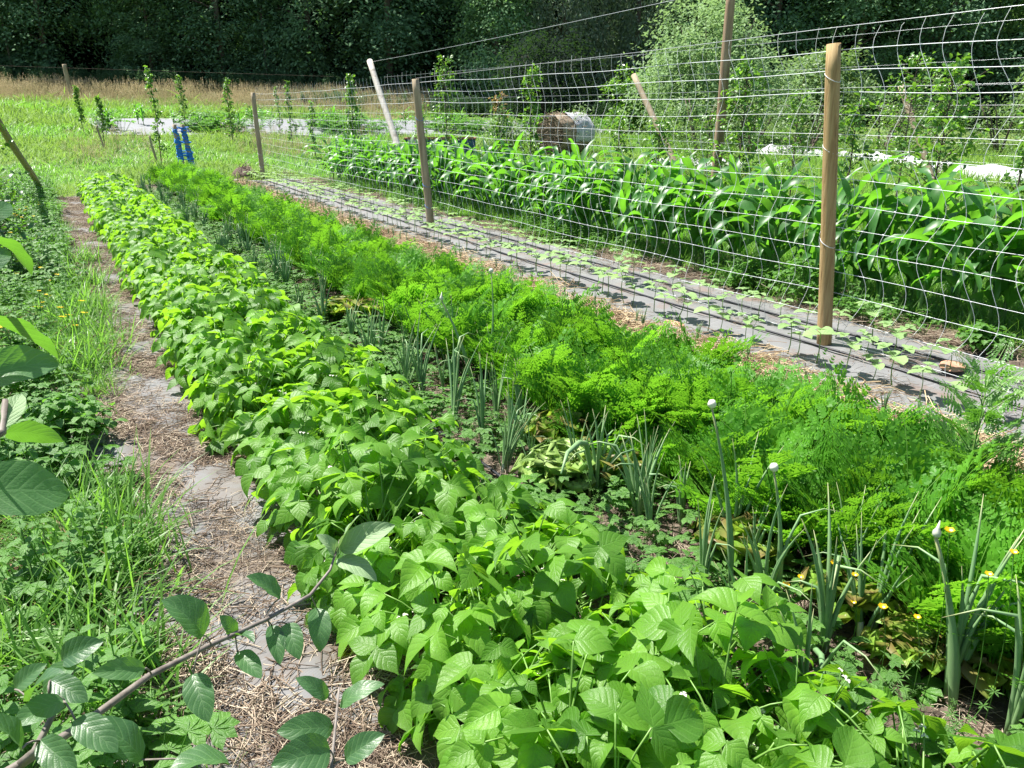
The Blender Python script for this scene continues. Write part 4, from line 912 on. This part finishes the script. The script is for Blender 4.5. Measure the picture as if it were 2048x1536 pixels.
front = [(62, -40, 0, 1.0, 'dark forest tree beyond the left picture edge'), (60, -33.5, 0, 1.05, 'leftmost dark forest tree over the dry grass'), (61, -26.5, 3, 1.0, 'second dark forest tree from the left'), (59, -20.5, 0, .95, 'forest tree with layered sprays behind the lone grey post'),
 (60, -14.5, 1, 1.05, 'forest tree right of the lone grey post with rounded crown'), (58, -8.6, 0, 1.1, 'broad forest tree with layered leaf tiers left of the white pole'), (62, -3.0, 3, 1.0, 'forest tree in the dark gap behind the white pole'), (55, -1.0, 4, .8, 'lighter forest tree just right of the white pole'),
 (56, 3.5, 2, 1.0, 'forest tree with hanging grey-green branches at the top centre'), (57, 8.5, 2, .95, 'second hanging forest tree above the hay bale'), (60, 13.5, 1, 1.0, 'forest tree with light patches left of the willow'), (59, 18.5, 3, 1.05, 'dark forest tree directly behind the willow'),
 (58, 24.0, 1, 1.0, 'forest tree right of the tall brown pole'), (57, 29.5, 3, 1.05, 'forest tree above the nearest fence post'), (55, 35.0, 1, 1.0, 'forest tree with pale leaves right of the nearest fence post'), (53, 40.5, 4, 1.0, 'rightmost light forest tree'), (52, 46.5, 0, 1.0, 'dark forest tree beyond the right picture edge')]
random.seed(17)
allf = [(d, s, k_, (sc * random.uniform(.62, .82), sc * random.uniform(.62, .82), sc), lb, None) for d, s, k_, sc, lb in front]
for s in np.arange(-48, 52, 5.2): allf.append((67 + random.uniform(-2, 2), s + random.uniform(-1, 1), random.choice((5, 6)), 1.1, 'tree in the second line of the forest, leaves coloured dark as shade', 'trees in the depth of the forest'))
for s in np.arange(-52, 58, 6.0): allf.append((74 + random.uniform(-2, 2), s + random.uniform(-1, 1), random.choice((5, 6)), 1.25, 'tree in the second line of the forest, leaves coloured dark as shade', 'trees in the depth of the forest'))
for s in np.arange(-44, 50, 8.5): allf.append((59.5 + random.uniform(-1.5, 1.5) - max(0, s) * .1, s + random.uniform(-1.5, 1.5), random.choice((0, 1, 4, 3)), random.uniform(.32, .48), 'low leafy tree at the foot of the forest edge above the nettles', 'low trees along the forest edge'))
used = set()
for d, s, k_, sc, lb, gr in allf:
    x, y = fpos(d, s); loc = (x, y, T(y) - .2); rz = random.uniform(0, 6.3); p = fp_[k_]
    if k_ not in used:
        used.add(k_); p.location = loc; p.rotation_euler = (0, 0, rz); p.scale = sc if isinstance(sc, tuple) else (sc, sc, sc); p['label'] = lb
        if gr: p['group'] = gr
    else: copy_tree(p, loc, (0, 0, rz), sc, lb, gr)

hs = np.linspace(-110, 110, 60); hd = np.linspace(78, 150, 30); HS, HD = np.meshgrid(hs, hd, indexing='ij')  # added slope behind the forest, blocks bright sky between the trunks
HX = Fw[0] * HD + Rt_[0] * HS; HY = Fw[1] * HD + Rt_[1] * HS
b = MB(); b.add(np.stack([HX, HY, Tv(HY) - 1 + (HD - 78) * .85 + nz(HX, HY, .15, 2) * 1.5], -1).reshape(-1, 3), grid_faces(59, 29)); tag(b.build('added_backdrop_slope', M['backdrop']), None, None, None, 'structure')

# ------------------------------------------------------------------ far fence post and wires at the meadow edge
x, y = fpos(50, -26.8); z = T(y)
t = thing('wire_fence', 'thin wire fence with a pale post in front of the dark forest', 'fence', (x, y, z))
b = MB(); pole(b, (0, 0, 0), (-.12, 0, 2.2), .12, 8); b.build('post', M['wood_grey'], t)
b = MB()
for zz in (1.3, 2.0): b.add(*tube([np.array([Rt_[0] * s, Rt_[1] * s, zz + T(y + Rt_[1] * s) - z]) for s in (-14, -6, 0, 8, 16)], .004, 4, False))
b.build('wires', M['bark'], t)

# ------------------------------------------------------------------ stuff: nettles, meadow, grass, weeds, straw
def in_view(x, y, m_=1.06):
    f = x * .505 + y * .863; r = x * .863 - y * .505; return (f > .3) & (np.abs(r) < f * .66 * m_ + .6)
def rand_in(n_, x0, x1, y0, y1):
    x = rng.uniform(x0, x1, n_); y = rng.uniform(y0, y1, n_); k = in_view(x, y); return x[k], y[k]
def pts3(x, y, z=0.0): return np.stack([x, y, Tv(y) + z], 1)
gm = [grass_mesh(30, .05, .24, .0055, 400 + i) for i in range(6)]
gme = [g_.mesh('grass_tuft', [M['grass']]) for g_ in gm]
mme = [grass_mesh(24, .09, .22, .012, 420 + i, droop=.9).mesh('meadow_tuft', [M['meadow']]) for i in range(4)]
gme2 = [grass_mesh(26, .08, .18, .010, 425 + i, droop=.9).mesh('lush_tuft', [M['grass']]) for i in range(4)]
tme = [grass_mesh(16, .16, .45, .014, 430 + i, seed_heads=12, droop=.8).mesh('tall_grass_tuft', [M['straw_grass'], M['straw_grass']]) for i in range(4)]
# near left strip: edge of grass along the path
x, y = rand_in(10500, -2.4, .10, .5, 20)
edge = .02 + .10 * np.sin(y * 1.7) + .05 * np.sin(y * 4.1); k = x < edge + .02
lush = (np.sin(x * 2.1 + 1) * np.sin(y * 1.3) + .3 * np.sin(y * 3.7 + x)) > -.35; k &= (lush | (rng.random(len(x)) < .3))
x, y = x[k], y[k]; S = .72 * rng.uniform(.6, 1.15, len(x)) * (1 + .35 * np.sin(y * 2.6 + x * 3)); S[(x > -.35)] *= 1.15
ex = np.array([(-.03, 2.9), (-.08, 2.6), (-.1, 3.2), (-.02, 5.4), (.04, 6.3), (.1, 8.2), (.02, 5.8), (.08, 7.1), (-.35, 2.3), (-.12, 2.15), (-.05, 6.8), (.12, 9.6)])
ex = np.repeat(ex, 9, 0) + rng.normal(0, .07, (108, 2)); x = np.concatenate([x, ex[:, 0]]); y = np.concatenate([y, ex[:, 1]]); S = np.concatenate([S, rng.uniform(1.3, 1.9, 108)])
scatter('grass', gme, pts3(x, y), rots(len(x), .18), S, 'long green grass overhanging the left side of the path')
# meadow beyond the beds
x, y = rand_in(26000, -6, 34, 17.4, 58); 
k = ~((y > 34.0 - (x - 2.2) * .19) & (y < 43.6) & (x > 1.9) & (x < 27)); k &= ~((x > .4) & (x < 6.5) & (y < 19.6)); k &= (rng.random(len(x)) < np.clip(14 / (y - 4), .35, 1))
x, y = x[k], y[k]; S = np.clip(y / 16, 1, 3.0) * rng.uniform(.6, 1.2, len(x))
P3 = pts3(x, y); dry = (np.sin(x * .9 + 2) * np.sin(y * .45 + 1) + .5 * np.sin(x * .35 - y * .6)) > -.1
idx = np.where(dry, rng.integers(0, 4, len(x)), rng.integers(4, 8, len(x)))
scatter('meadow', mme + gme2, P3, rots(len(x), .15), np.stack([S * 1.3, S * 1.3, S * .75], 1), 'sunny green meadow grass beyond the garden beds', idx)
# right side ground behind the maize
x, y = rand_in(9000, 6.5, 40, -2, 18); S = np.clip(np.hypot(x, y) / 12, .9, 2.2) * rng.uniform(.7, 1.3, len(x))
scatter('grass', mme + gme2, pts3(x, y), rots(len(x), .2), S, 'rough grass between the trellis rows', rng.integers(0, 8, len(x)))
x, y = rand_in(3000, 6.4, 8.2, 1, 19); scatter('grass', gme, pts3(x, y), rots(len(x), .2), rng.uniform(.8, 1.6, len(x)), 'green grass strip behind the maize row')
x, y = rand_in(1300, 5.5, 6.4, 1, 18.4); scatter('grass', gme, pts3(x, y, .02), rots(len(x), .2), rng.uniform(.5, 1.2, len(x)), 'grass growing between the maize stalks')
def light_weed(seed):
    b_ = weed_mesh('nettle', seed)
    for v in b_.v: v *= 2.2
    for v, f, u, r, m in zip(*(lambda g_: (g_.v, g_.f, g_.u, g_.r, g_.m))(grass_mesh(22, .12, .5, .009, seed, seed_heads=4))):
        b_.add(v, f - f.min(), u, float(r[0]), 1)
    return b_
lw = [light_weed(950 + i).mesh('tall_weed', [M['shrub'], M['meadow']]) for i in range(4)]
x, y = rand_in(1500, 7.6, 30, 2, 26); k = ((np.sin(x * .9 + 1) + np.sin(y * .8 + x * .3)) > .1) & (np.hypot(x - 14.5, y - 21.5) > 3.2) & ~((x > 13.5) & (x < 22) & (y < 21) & (np.hypot(x, y) > 17)); x, y = x[k], y[k]
scatter('tall_weeds', lw, pts3(x, y), rots(len(x), .15), rng.uniform(.45, 1.0, len(x)), 'rank weeds and tall grass between and beyond the trellis rows')
# tall dry grass band
n_ = 3600; s = rng.uniform(-45, 3, n_); s = np.where(s > -19, s * .6 - 7, s); d = rng.uniform(45, 55, n_) + rng.normal(0, .8, n_) - np.clip(s + 20, 0, 99) * .0
x = Fw[0] * d + Rt_[0] * s; y = Fw[1] * d + Rt_[1] * s
scatter('tall_grass', tme, pts3(x, y), rots(n_, .12), np.clip(.5 + (d - 45) * .13, .5, 1.6) * rng.uniform(.7, 1.4, n_), 'tall dry seeding grass along the forest edge')
x, y = rand_in(420, 0.5, 12, 25, 33.5); k = (np.sin(x * 1.1) + np.sin(y * 1.7 + x)) > .3; x, y = x[k], y[k]
scatter('tall_grass', tme, pts3(x, y), rots(len(x), .15), rng.uniform(.45, .85, len(x)), 'pale seeded grass tufts in the meadow')
# nettles
def tall_nettle(seed):
    random.seed(seed); b = MB()
    for s in range(5):
        x, y = random.gauss(0, .25), random.gauss(0, .25); h = random.uniform(1.0, 1.6)
        b.add(*tube([(x, y, 0), (x, y, h)], .008, 3))
        for k in range(11):
            z = h * (.25 + .75 * k / 11)
            for j in range(3):
                a = k * 1.3 + j * 2.1; L = .17 * (1.2 - .5 * k / 11); put(b, leaf(L, L * .6, 3, 2, .5, .8, .3, .8), frame((math.cos(a), math.sin(a), .2)), (x, y, z))
    return b
nm_ = [tall_nettle(60 + i).mesh('nettle_clump', [M['nettle']]) for i in range(4)]
n_ = 1500; s = rng.uniform(-44, 42, n_); d = rng.uniform(54.5, 59, n_) - np.clip(s, 0, 99) * .12; x = Fw[0] * d + Rt_[0] * s; y = Fw[1] * d + Rt_[1] * s
scatter('nettles', nm_, pts3(x, y), rots(n_, .08), rng.uniform(.8, 1.5, n_), 'dense dark nettles growing below the forest trees')
n_ = 500; s = rng.uniform(-14, 6, n_); d = rng.uniform(49, 55, n_); x = Fw[0] * d + Rt_[0] * s; y = Fw[1] * d + Rt_[1] * s
scatter('nettles', nm_, pts3(x, y), rots(n_, .08), rng.uniform(.5, .9, n_), 'lower nettles spreading into the meadow')
# weeds
wk = ['nettle', 'rosette', 'clover', 'palmate', 'cleavers', 'nettle', 'palmate']
wm = [weed_mesh(kd, 900 + i).mesh('weed', [M['weed']]) for i, kd in enumerate(wk)]
x, y = rand_in(2600, -2.4, .02, .5, 20); S = rng.uniform(.7, 1.35, len(x)) * np.where(y > 8, 1.2, 1)
scatter('weeds', wm, pts3(x, y, .01), rots(len(x), .1), S, 'mixed leafy weeds on the strip left of the path')
x, y = rand_in(1500, 1.32, 1.98, .4, 17.5); k = rng.random(len(x)) < np.where(y < 3, .75, .95); x, y = x[k], y[k]
scatter('weeds', wm, pts3(x, y, .02), rots(len(x), .1), rng.uniform(.45, .95, len(x)), 'small weeds between beans and carrots', rng.choice([1, 2, 3, 3, 4, 6], len(x)))
x, y = rand_in(900, 5.28, 5.75, 1, 18.5); k = np.sin(y * 1.6 + 1) > -.2; x, y = x[k], y[k]
scatter('weeds', wm + gme[:3], pts3(x, y, .03), rots(len(x), .1), rng.uniform(.5, 1.1, len(x)), 'weeds along the soil strip at the foot of the maize')
x, y = rand_in(420, 2.7, 3.75, 1, 19); scatter('weeds', wm, pts3(x, y, .02), rots(len(x), .1), rng.uniform(.25, .5, len(x)), 'tiny weeds in the straw strip', rng.choice([1, 2, 4], len(x)))
u_ = rng.random(900); v_ = rng.random(900) * .55; q = c00 * ((1 - u_) * (1 - v_))[:, None] + c10 * (u_ * (1 - v_))[:, None] + c01 * ((1 - u_) * v_)[:, None] + c11 * (u_ * v_)[:, None]
k = (np.sin(q[:, 0] * 1.2) + rng.normal(0, .5, 900)) > .35; q = q[k]
scatter('squash_plants', wm, pts3(q[:, 0], q[:, 1], .04), rots(len(q), .1), rng.uniform(2.2, 4.2, len(q)), 'low squash foliage on the pale sheeting', rng.choice([1, 3, 6], len(q)))
# potato-like bush between fence and maize
def leafy_plant(x, y, s, seed, lb, n_=70, mm='weed'):
    rs = np.random.RandomState(seed); b = MB(); t = thing('potato_plant', lb, 'plant', (x, y, .02)); st = MB()
    for k in range(n_):
        a = rs.uniform(0, 6.3); r_ = s * .5 * rs.rand() ** .5; z = s * .75 * (1 - (r_ / s) ** 2 * 1.6) * rs.uniform(.5, 1); p = np.array([r_ * math.cos(a), r_ * math.sin(a), max(.03, z)])
        st.add(*tube([(0, 0, 0), p * .6 + [0, 0, .02], p], .002, 3, False))
        for j in range(5): put(b, leaf(.06, .035, 3, 2, .5, .7, .3, .8), frame((math.cos(a + j * 1.25), math.sin(a + j * 1.25), rs.uniform(-.3, .3))), p + rs.normal(0, .012, 3))
    b.build('foliage', M[mm], t); st.build('stems', M['bean_stem'], t)
leafy_plant(5.45, 4.35, .55, 1, 'dark leafy bush between the nearest fence post and the maize')
leafy_plant(5.5, 4.95, .42, 2, 'smaller leafy bush beyond the dark one at the maize row')
leafy_plant(5.35, 2.75, .3, 3, 'low leafy plant at the fabric edge near the right side')
leafy_plant(-.14, 4.05, .42, 4, 'compact curly herb bush on the left edge of the path', 90)
leafy_plant(-.35, 3.75, .40, 5, 'dark round leaved bush beside the curly herb', 70)
t = thing('feathery_weed', 'tall feathery weed at the right picture edge beside the straw', 'plant', (2.86, 1.42, .02))
lf = MB(); st = MB(); st.add(*tube(bend((0, 0, 0), (.03, .02, .66), 0, 6), [.007, .006, .005, .004, .003, .002], 6))
for k in range(22):
    z = .12 + .54 * k / 22; carrot_frond(lf, np.array([.03 * z / .66, .02 * z / .66, z]), k * 2.4, .30 * (1.25 - .7 * k / 22), .9, 900 + k, st)
lf.build('foliage', M['weed'], t); st.build('stem', M['bean_stem'], t)
# straw and litter
sm = [straw_tuft(45, .10, .11, .0013, 600 + i, .012, .04).mesh('litter_tuft', [M['litter']]) for i in range(5)]
x, y = rand_in(2600, -.2, .72, .6, 17); k = (np.sin(y * 3.3 + 2 * np.sin(x * 4)) + .7 * np.sin(y * 7.1 + x * 5) + rng.normal(0, .6, len(x))) > .1; x, y = x[k], y[k]
scatter('dry_clippings', sm, pts3(x, y, .03), rots(len(x), .05), rng.uniform(.6, 1.3, len(x)), 'brown dry clippings littering the fabric path')
sm3 = [straw_tuft(26, .14, .045, .0010, 660 + i, .008, .05).mesh('fine_litter', [M['litter']]) for i in range(4)]
x, y = rand_in(2600, -.25, .75, .6, 17); scatter('dry_clippings', sm3, pts3(x, y, .035), rots(len(x), .05), rng.uniform(.6, 1.6, len(x)), 'fine chaff scattered all over the fabric path')
sm2 = [straw_tuft(40, .10, .24, .0021, 620 + i, .05, .10).mesh('straw_tuft', [M['straw']]) for i in range(5)]
x, y = rand_in(1500, 2.7, 3.84, .4, 19.4); scatter('straw', sm2, pts3(x, y, .02), rots(len(x), .08), rng.uniform(.6, 1.2, len(x)), 'loose straw mulch beside the fabric strip')
x, y = rand_in(700, 5.25, 5.62, .8, 19.4); k = np.sin(y * 2.2) > -.3; x, y = x[k], y[k]
scatter('straw', sm, pts3(x, y, .05), rots(len(x), .1), rng.uniform(.7, 1.4, len(x)), 'dry litter on the soil in front of the maize')
x, y = rand_in(700, 1.3, 2.0, .4, 17); scatter('dry_clippings', sm, pts3(x, y, .03), rots(len(x), .1), rng.uniform(.4, .8, len(x)), 'thin dry litter on the soil between beans and carrots')
bm_ = [straw_tuft(70, .13, .15, .0014, 640 + i, .07, .2).mesh('stalk_tuft', [M['brown_stalks']]) for i in range(3)]
x, y = rand_in(520, -2.0, -.02, 1.2, 9); k = (np.sin(y * 1.9 + 2.6) + .6 * np.sin(x * 5) > .35); x, y = x[k], y[k]
scatter('dry_stalks', bm_, pts3(x, y, .01), rots(len(x), .1), rng.uniform(.8, 1.5, len(x)), 'withered brown stalks piled on the left strip')
# yellow flowers in the left strip
def fl_mesh(seed):
    random.seed(seed); b = MB()
    for k in range(3):
        e = np.array([random.gauss(0, .05), random.gauss(0, .05), random.uniform(.12, .22)]); b.add(*tube([(0, 0, 0), e], .001, 3, False), m=1)
        for j in range(8): a = j * pi / 4; put(b, leaf(.02, .012, 2, 1, .5, .3, 0, .1), frame((math.cos(a), math.sin(a), .25)), e, m=0)
    return b
fm = [fl_mesh(i).mesh('yellow_flower', [M['yellow'], M['weed']]) for i in range(3)]
x, y = rand_in(90, -2.2, -.1, 5, 15); scatter('yellow_flowers', fm, pts3(x, y, .02), rots(len(x), .1), rng.uniform(.8, 1.5, len(x)), 'small yellow flowers scattered in the left strip')
x, y = rand_in(420, 3.82, 5.3, .8, 19.4); k = (rng.random(len(x)) < np.where(x < 4.05, .9, .25)); x, y = x[k], y[k]
scatter('dry_clippings', sm, pts3(x, y, .045), rots(len(x), .05), rng.uniform(.4, .9, len(x)), 'bits of dry straw strewn over the fabric strip')
# clay shard and stone
def slab(x, y, z, sx, sy, sz, rz, lb, mm, name):
    b = MB(); P_, F_, _ = blob((0, 0, 0), (sx, sy, sz), 14, 8, .12); P_[:, 2] = np.clip(P_[:, 2], -sz * .55, sz * .6); b.add(P_, F_)
    o = b.build(name, M[mm], None, True, (x, y, z)); o.rotation_euler = (.05, .04, rz); tag(o, lb, name.replace('_', ' '))
slab(4.8, 2.62, .058, .15, .08, .014, .4, 'flat reddish clay tile lying on the fabric right of the nearest post', 'terracotta', 'clay_tile')
slab(3.95, 6.0, .05, .08, .05, .012, 1.0, 'small clay tile on the fabric edge in the middle of the strip', 'terracotta', 'clay_tile')
slab(4.0, 4.35, .05, .12, .05, .012, 1.4, 'clay tile half under bean seedlings at the straw edge', 'terracotta', 'clay_tile')
slab(3.75, 19.1, .07, .09, .07, .05, .3, 'pale stone at the far corner of the fabric strip', 'birch', 'stone')

# ------------------------------------------------------------------ apple tree in the foreground
LV = [((0.074,0.917,0.961),(0.037,0.932,1.017),0.72),((0.19,0.999,0.927),(0.152,1.009,0.969),0.6),((0.117,0.955,0.916),(0.102,0.958,0.953),0.6),((0.117,0.955,0.916),(0.133,0.95,0.947),0.6),
((0.245,1.016,0.879),(0.233,0.965,0.84),0.55),((0.171,0.983,0.897),(0.167,0.935,0.867),0.45),((0.191,0.977,0.896),(0.193,0.931,0.868),0.6),((0.115,0.943,0.9),(0.133,0.901,0.882),0.6),
((0.053,0.893,0.926),(0.058,0.841,0.894),0.6),((0.001,0.868,0.974),(-0.048,0.858,0.996),0.5),((-0.078,0.87,1.017),(-0.037,0.859,1.033),0.7),((-0.018,0.755,0.944),(-0.06,0.773,1.0),0.6),
((0.064,0.729,0.919),(0.006,0.727,0.943),0.7),((-0.067,0.867,1.012),(-0.096,0.836,1.005),0.6),((-0.108,0.809,1.022),(-0.116,0.817,1.071),0.6),((0.205,0.824,0.824),(0.137,0.83,0.846),0.55),
((0.212,0.864,0.84),(0.177,0.877,0.878),0.45),((0.224,0.851,0.829),(0.28,0.833,0.858),0.45),((0.209,0.793,0.794),(0.257,0.779,0.823),0.6),((0.189,0.787,0.826),(0.118,0.786,0.839),0.7),
((-0.078,0.805,1.012),(-0.121,0.78,1.02),0.6),((-0.07,0.776,1.006),(-0.039,0.736,0.985),0.6),((-0.101,0.761,1.007),(-0.075,0.724,0.99),0.6),((-0.116,0.742,1.018),(-0.137,0.746,1.061),0.7),
((-0.09,0.843,1.015),(-0.06,0.81,1.0),0.6),((-0.121,0.833,1.024),(-0.09,0.828,1.046),0.6),
((-0.059,0.604,1.473),(-0.018,0.618,1.435),0.55),((-0.068,0.573,1.436),(-0.015,0.598,1.436),0.4),((-0.076,0.55,1.372),(-0.026,0.567,1.351),0.75),((-0.045,0.614,1.523),(-0.021,0.631,1.493),0.4),
((-0.057,0.621,1.383),(-0.025,0.637,1.364),0.4),((-0.059,0.589,1.499),(-0.03,0.613,1.512),0.4),((-0.045,0.694,1.524),(-0.029,0.716,1.532),0.6),((-0.058,0.611,1.385),(-0.08,0.625,1.373),0.5)]
LY = [((0.298,1.069,0.923),(0.274,1.078,0.967),0.5),((0.299,1.071,0.926),(0.338,1.07,0.984),0.45),((0.306,1.073,0.932),(0.385,1.044,0.967),0.4),((0.297,1.067,0.919),(0.343,1.015,0.899),0.5),((-0.056,0.612,1.39),(-0.044,0.639,1.403),0.5)]
BR = [(-0.202,0.75,0.97),(-0.127,0.788,0.965),(-0.067,0.828,0.958),(0.005,0.887,0.949),(0.081,0.933,0.932),(0.161,0.973,0.916),(0.237,1.013,0.907),(0.28,1.047,0.918),(0.309,1.08,0.946)]
troot = np.array([-.75, .55, 0])
t = thing('apple_tree', 'apple tree branch with glossy leaves reaching in at the lower left', 'apple tree', tuple(troot))
b = MB(); b.add(*tube(np.array([(-.75, .55, 0), (-.74, .56, .5), (-.7, .55, 1.0), (-.66, .55, 1.6), (-.6, .55, 2.1)]) - troot, [.045, .04, .033, .025, .012], 10)); b.build('trunk', M['bark'], t)
b = MB()
b.add(*tube(np.array([(-.71, .55, .9), (-.45, .63, .95)] + BR) - troot, [.009, .007, .0055, .005, .0045, .0039, .0034, .003, .0026, .0021, .0015], 8))
b.add(*tube(np.array([(-.73, .55, .6), (-.3, .6, .68), (0.05, .66, .72), (0.157, 0.733, 0.785), (0.185, 0.773, 0.811), (0.211, 0.828, 0.831), (0.229, 0.866, 0.848)]) - troot, [.006, .0045, .0035, .0027, .0024, .002, .0015], 7))
b.add(*tube(np.array([(-.127, .788, .965), (-0.11, 0.779, 0.983), (-0.084, 0.83, 0.996), (-0.067, 0.874, 1.004)]) - troot, [.005, .004, .003, .002], 6))
b.add(*tube(np.array([(-.69, .55, 1.2), (-.3, .54, 1.3), (-.1, .56, 1.36), (-0.074, 0.579, 1.39), (-0.058, 0.611, 1.387), (-0.053, 0.628, 1.405)]) - troot, [.008, .006, .004, .0035, .003, .002], 7))
b.add(*tube(np.array([(-.68, .55, 1.35), (-.3, .55, 1.48), (-.08, .59, 1.49), (-.05, .61, 1.52), (-.05, .69, 1.53)]) - troot, [.008, .006, .004, .003, .002], 7))
rs = np.random.RandomState(5); lf = MB(); ly = MB(); cam0 = np.array([0, 0, 1.6])
def aleaf(mb, p0, p1, wr):
    p0 = np.array(p0); p1 = np.array(p1); L = np.linalg.norm(p1 - p0) * 1.08; tc = cam0 - p0; tc /= np.linalg.norm(tc)
    up = tc * rs.uniform(.2, .8) + np.array([0, 0, .8]) + rs.normal(0, .45, 3); dr = rs.uniform(.3, 1.2)
    F_ = frame((p1 - p0) + frame(p1 - p0, up)[:, 2] * L * dr * .45, up)
    put(mb, leaf(L, L * max(.42, wr * .9), 11, 6, .62, .85, rs.uniform(.15, .5), dr, .022), F_, p0 - troot, rs.rand())
for p0, p1, wr in LV:
    aleaf(lf, p0, p1, wr)
    # short leaf stalk back to the nearest twig point
    A = np.concatenate([v.reshape(-1, 3) for v in b.v]) + troot; q = A[np.argmin(np.linalg.norm(A - np.array(p0), axis=1))]
    if np.linalg.norm(q - p0) < .12: b.add(*tube(bend(q - troot, np.array(p0) - troot, .004, 4), .0011, 5))
for p0, p1, wr in LY: aleaf(ly, p0, p1, wr)
for k in range(150):   # the rest of the crown, left of the picture
    p = np.array([rs.uniform(-1.1, -.33), rs.uniform(.2, .95), rs.uniform(.75, 2.2)]); d = rs.normal(0, 1, 3); aleaf(lf, p, p + d / np.linalg.norm(d) * .07, .6)
    A = np.array([-.7, .55, p[2] - .1]); 
    if k % 5 == 0: b.add(*tube(bend(A - troot, p - troot, .03, 5), np.linspace(.006, .002, 5), 5))
b.build('branches', M['twig'], t); lf.build('foliage', M['apple'], t); ly.build('young_leaves', M['apple_young'], t)
# two fallen sticks on the path
for pts, lb, r in (([(.22, 1.98, .05), (.34, 2.08, .055), (.47, 2.14, .06)], 'dark broken stick lying on the fabric path', .006), ([(.05, 2.95, .06), (.22, 2.98, .055), (.42, 2.94, .055)], 'thin stick lying across the path', .004), ([(.45, 2.22, .06), (.6, 2.19, .055), (.78, 2.2, .06)], 'pale thin stick near the bean row', .004)):
    b = MB(); b.add(*tube(pts, [r, r * .9, r * .5], 6)); tag(b.build('stick', M['bark'] if 'dark' in lb else M['twig']), lb, 'stick')
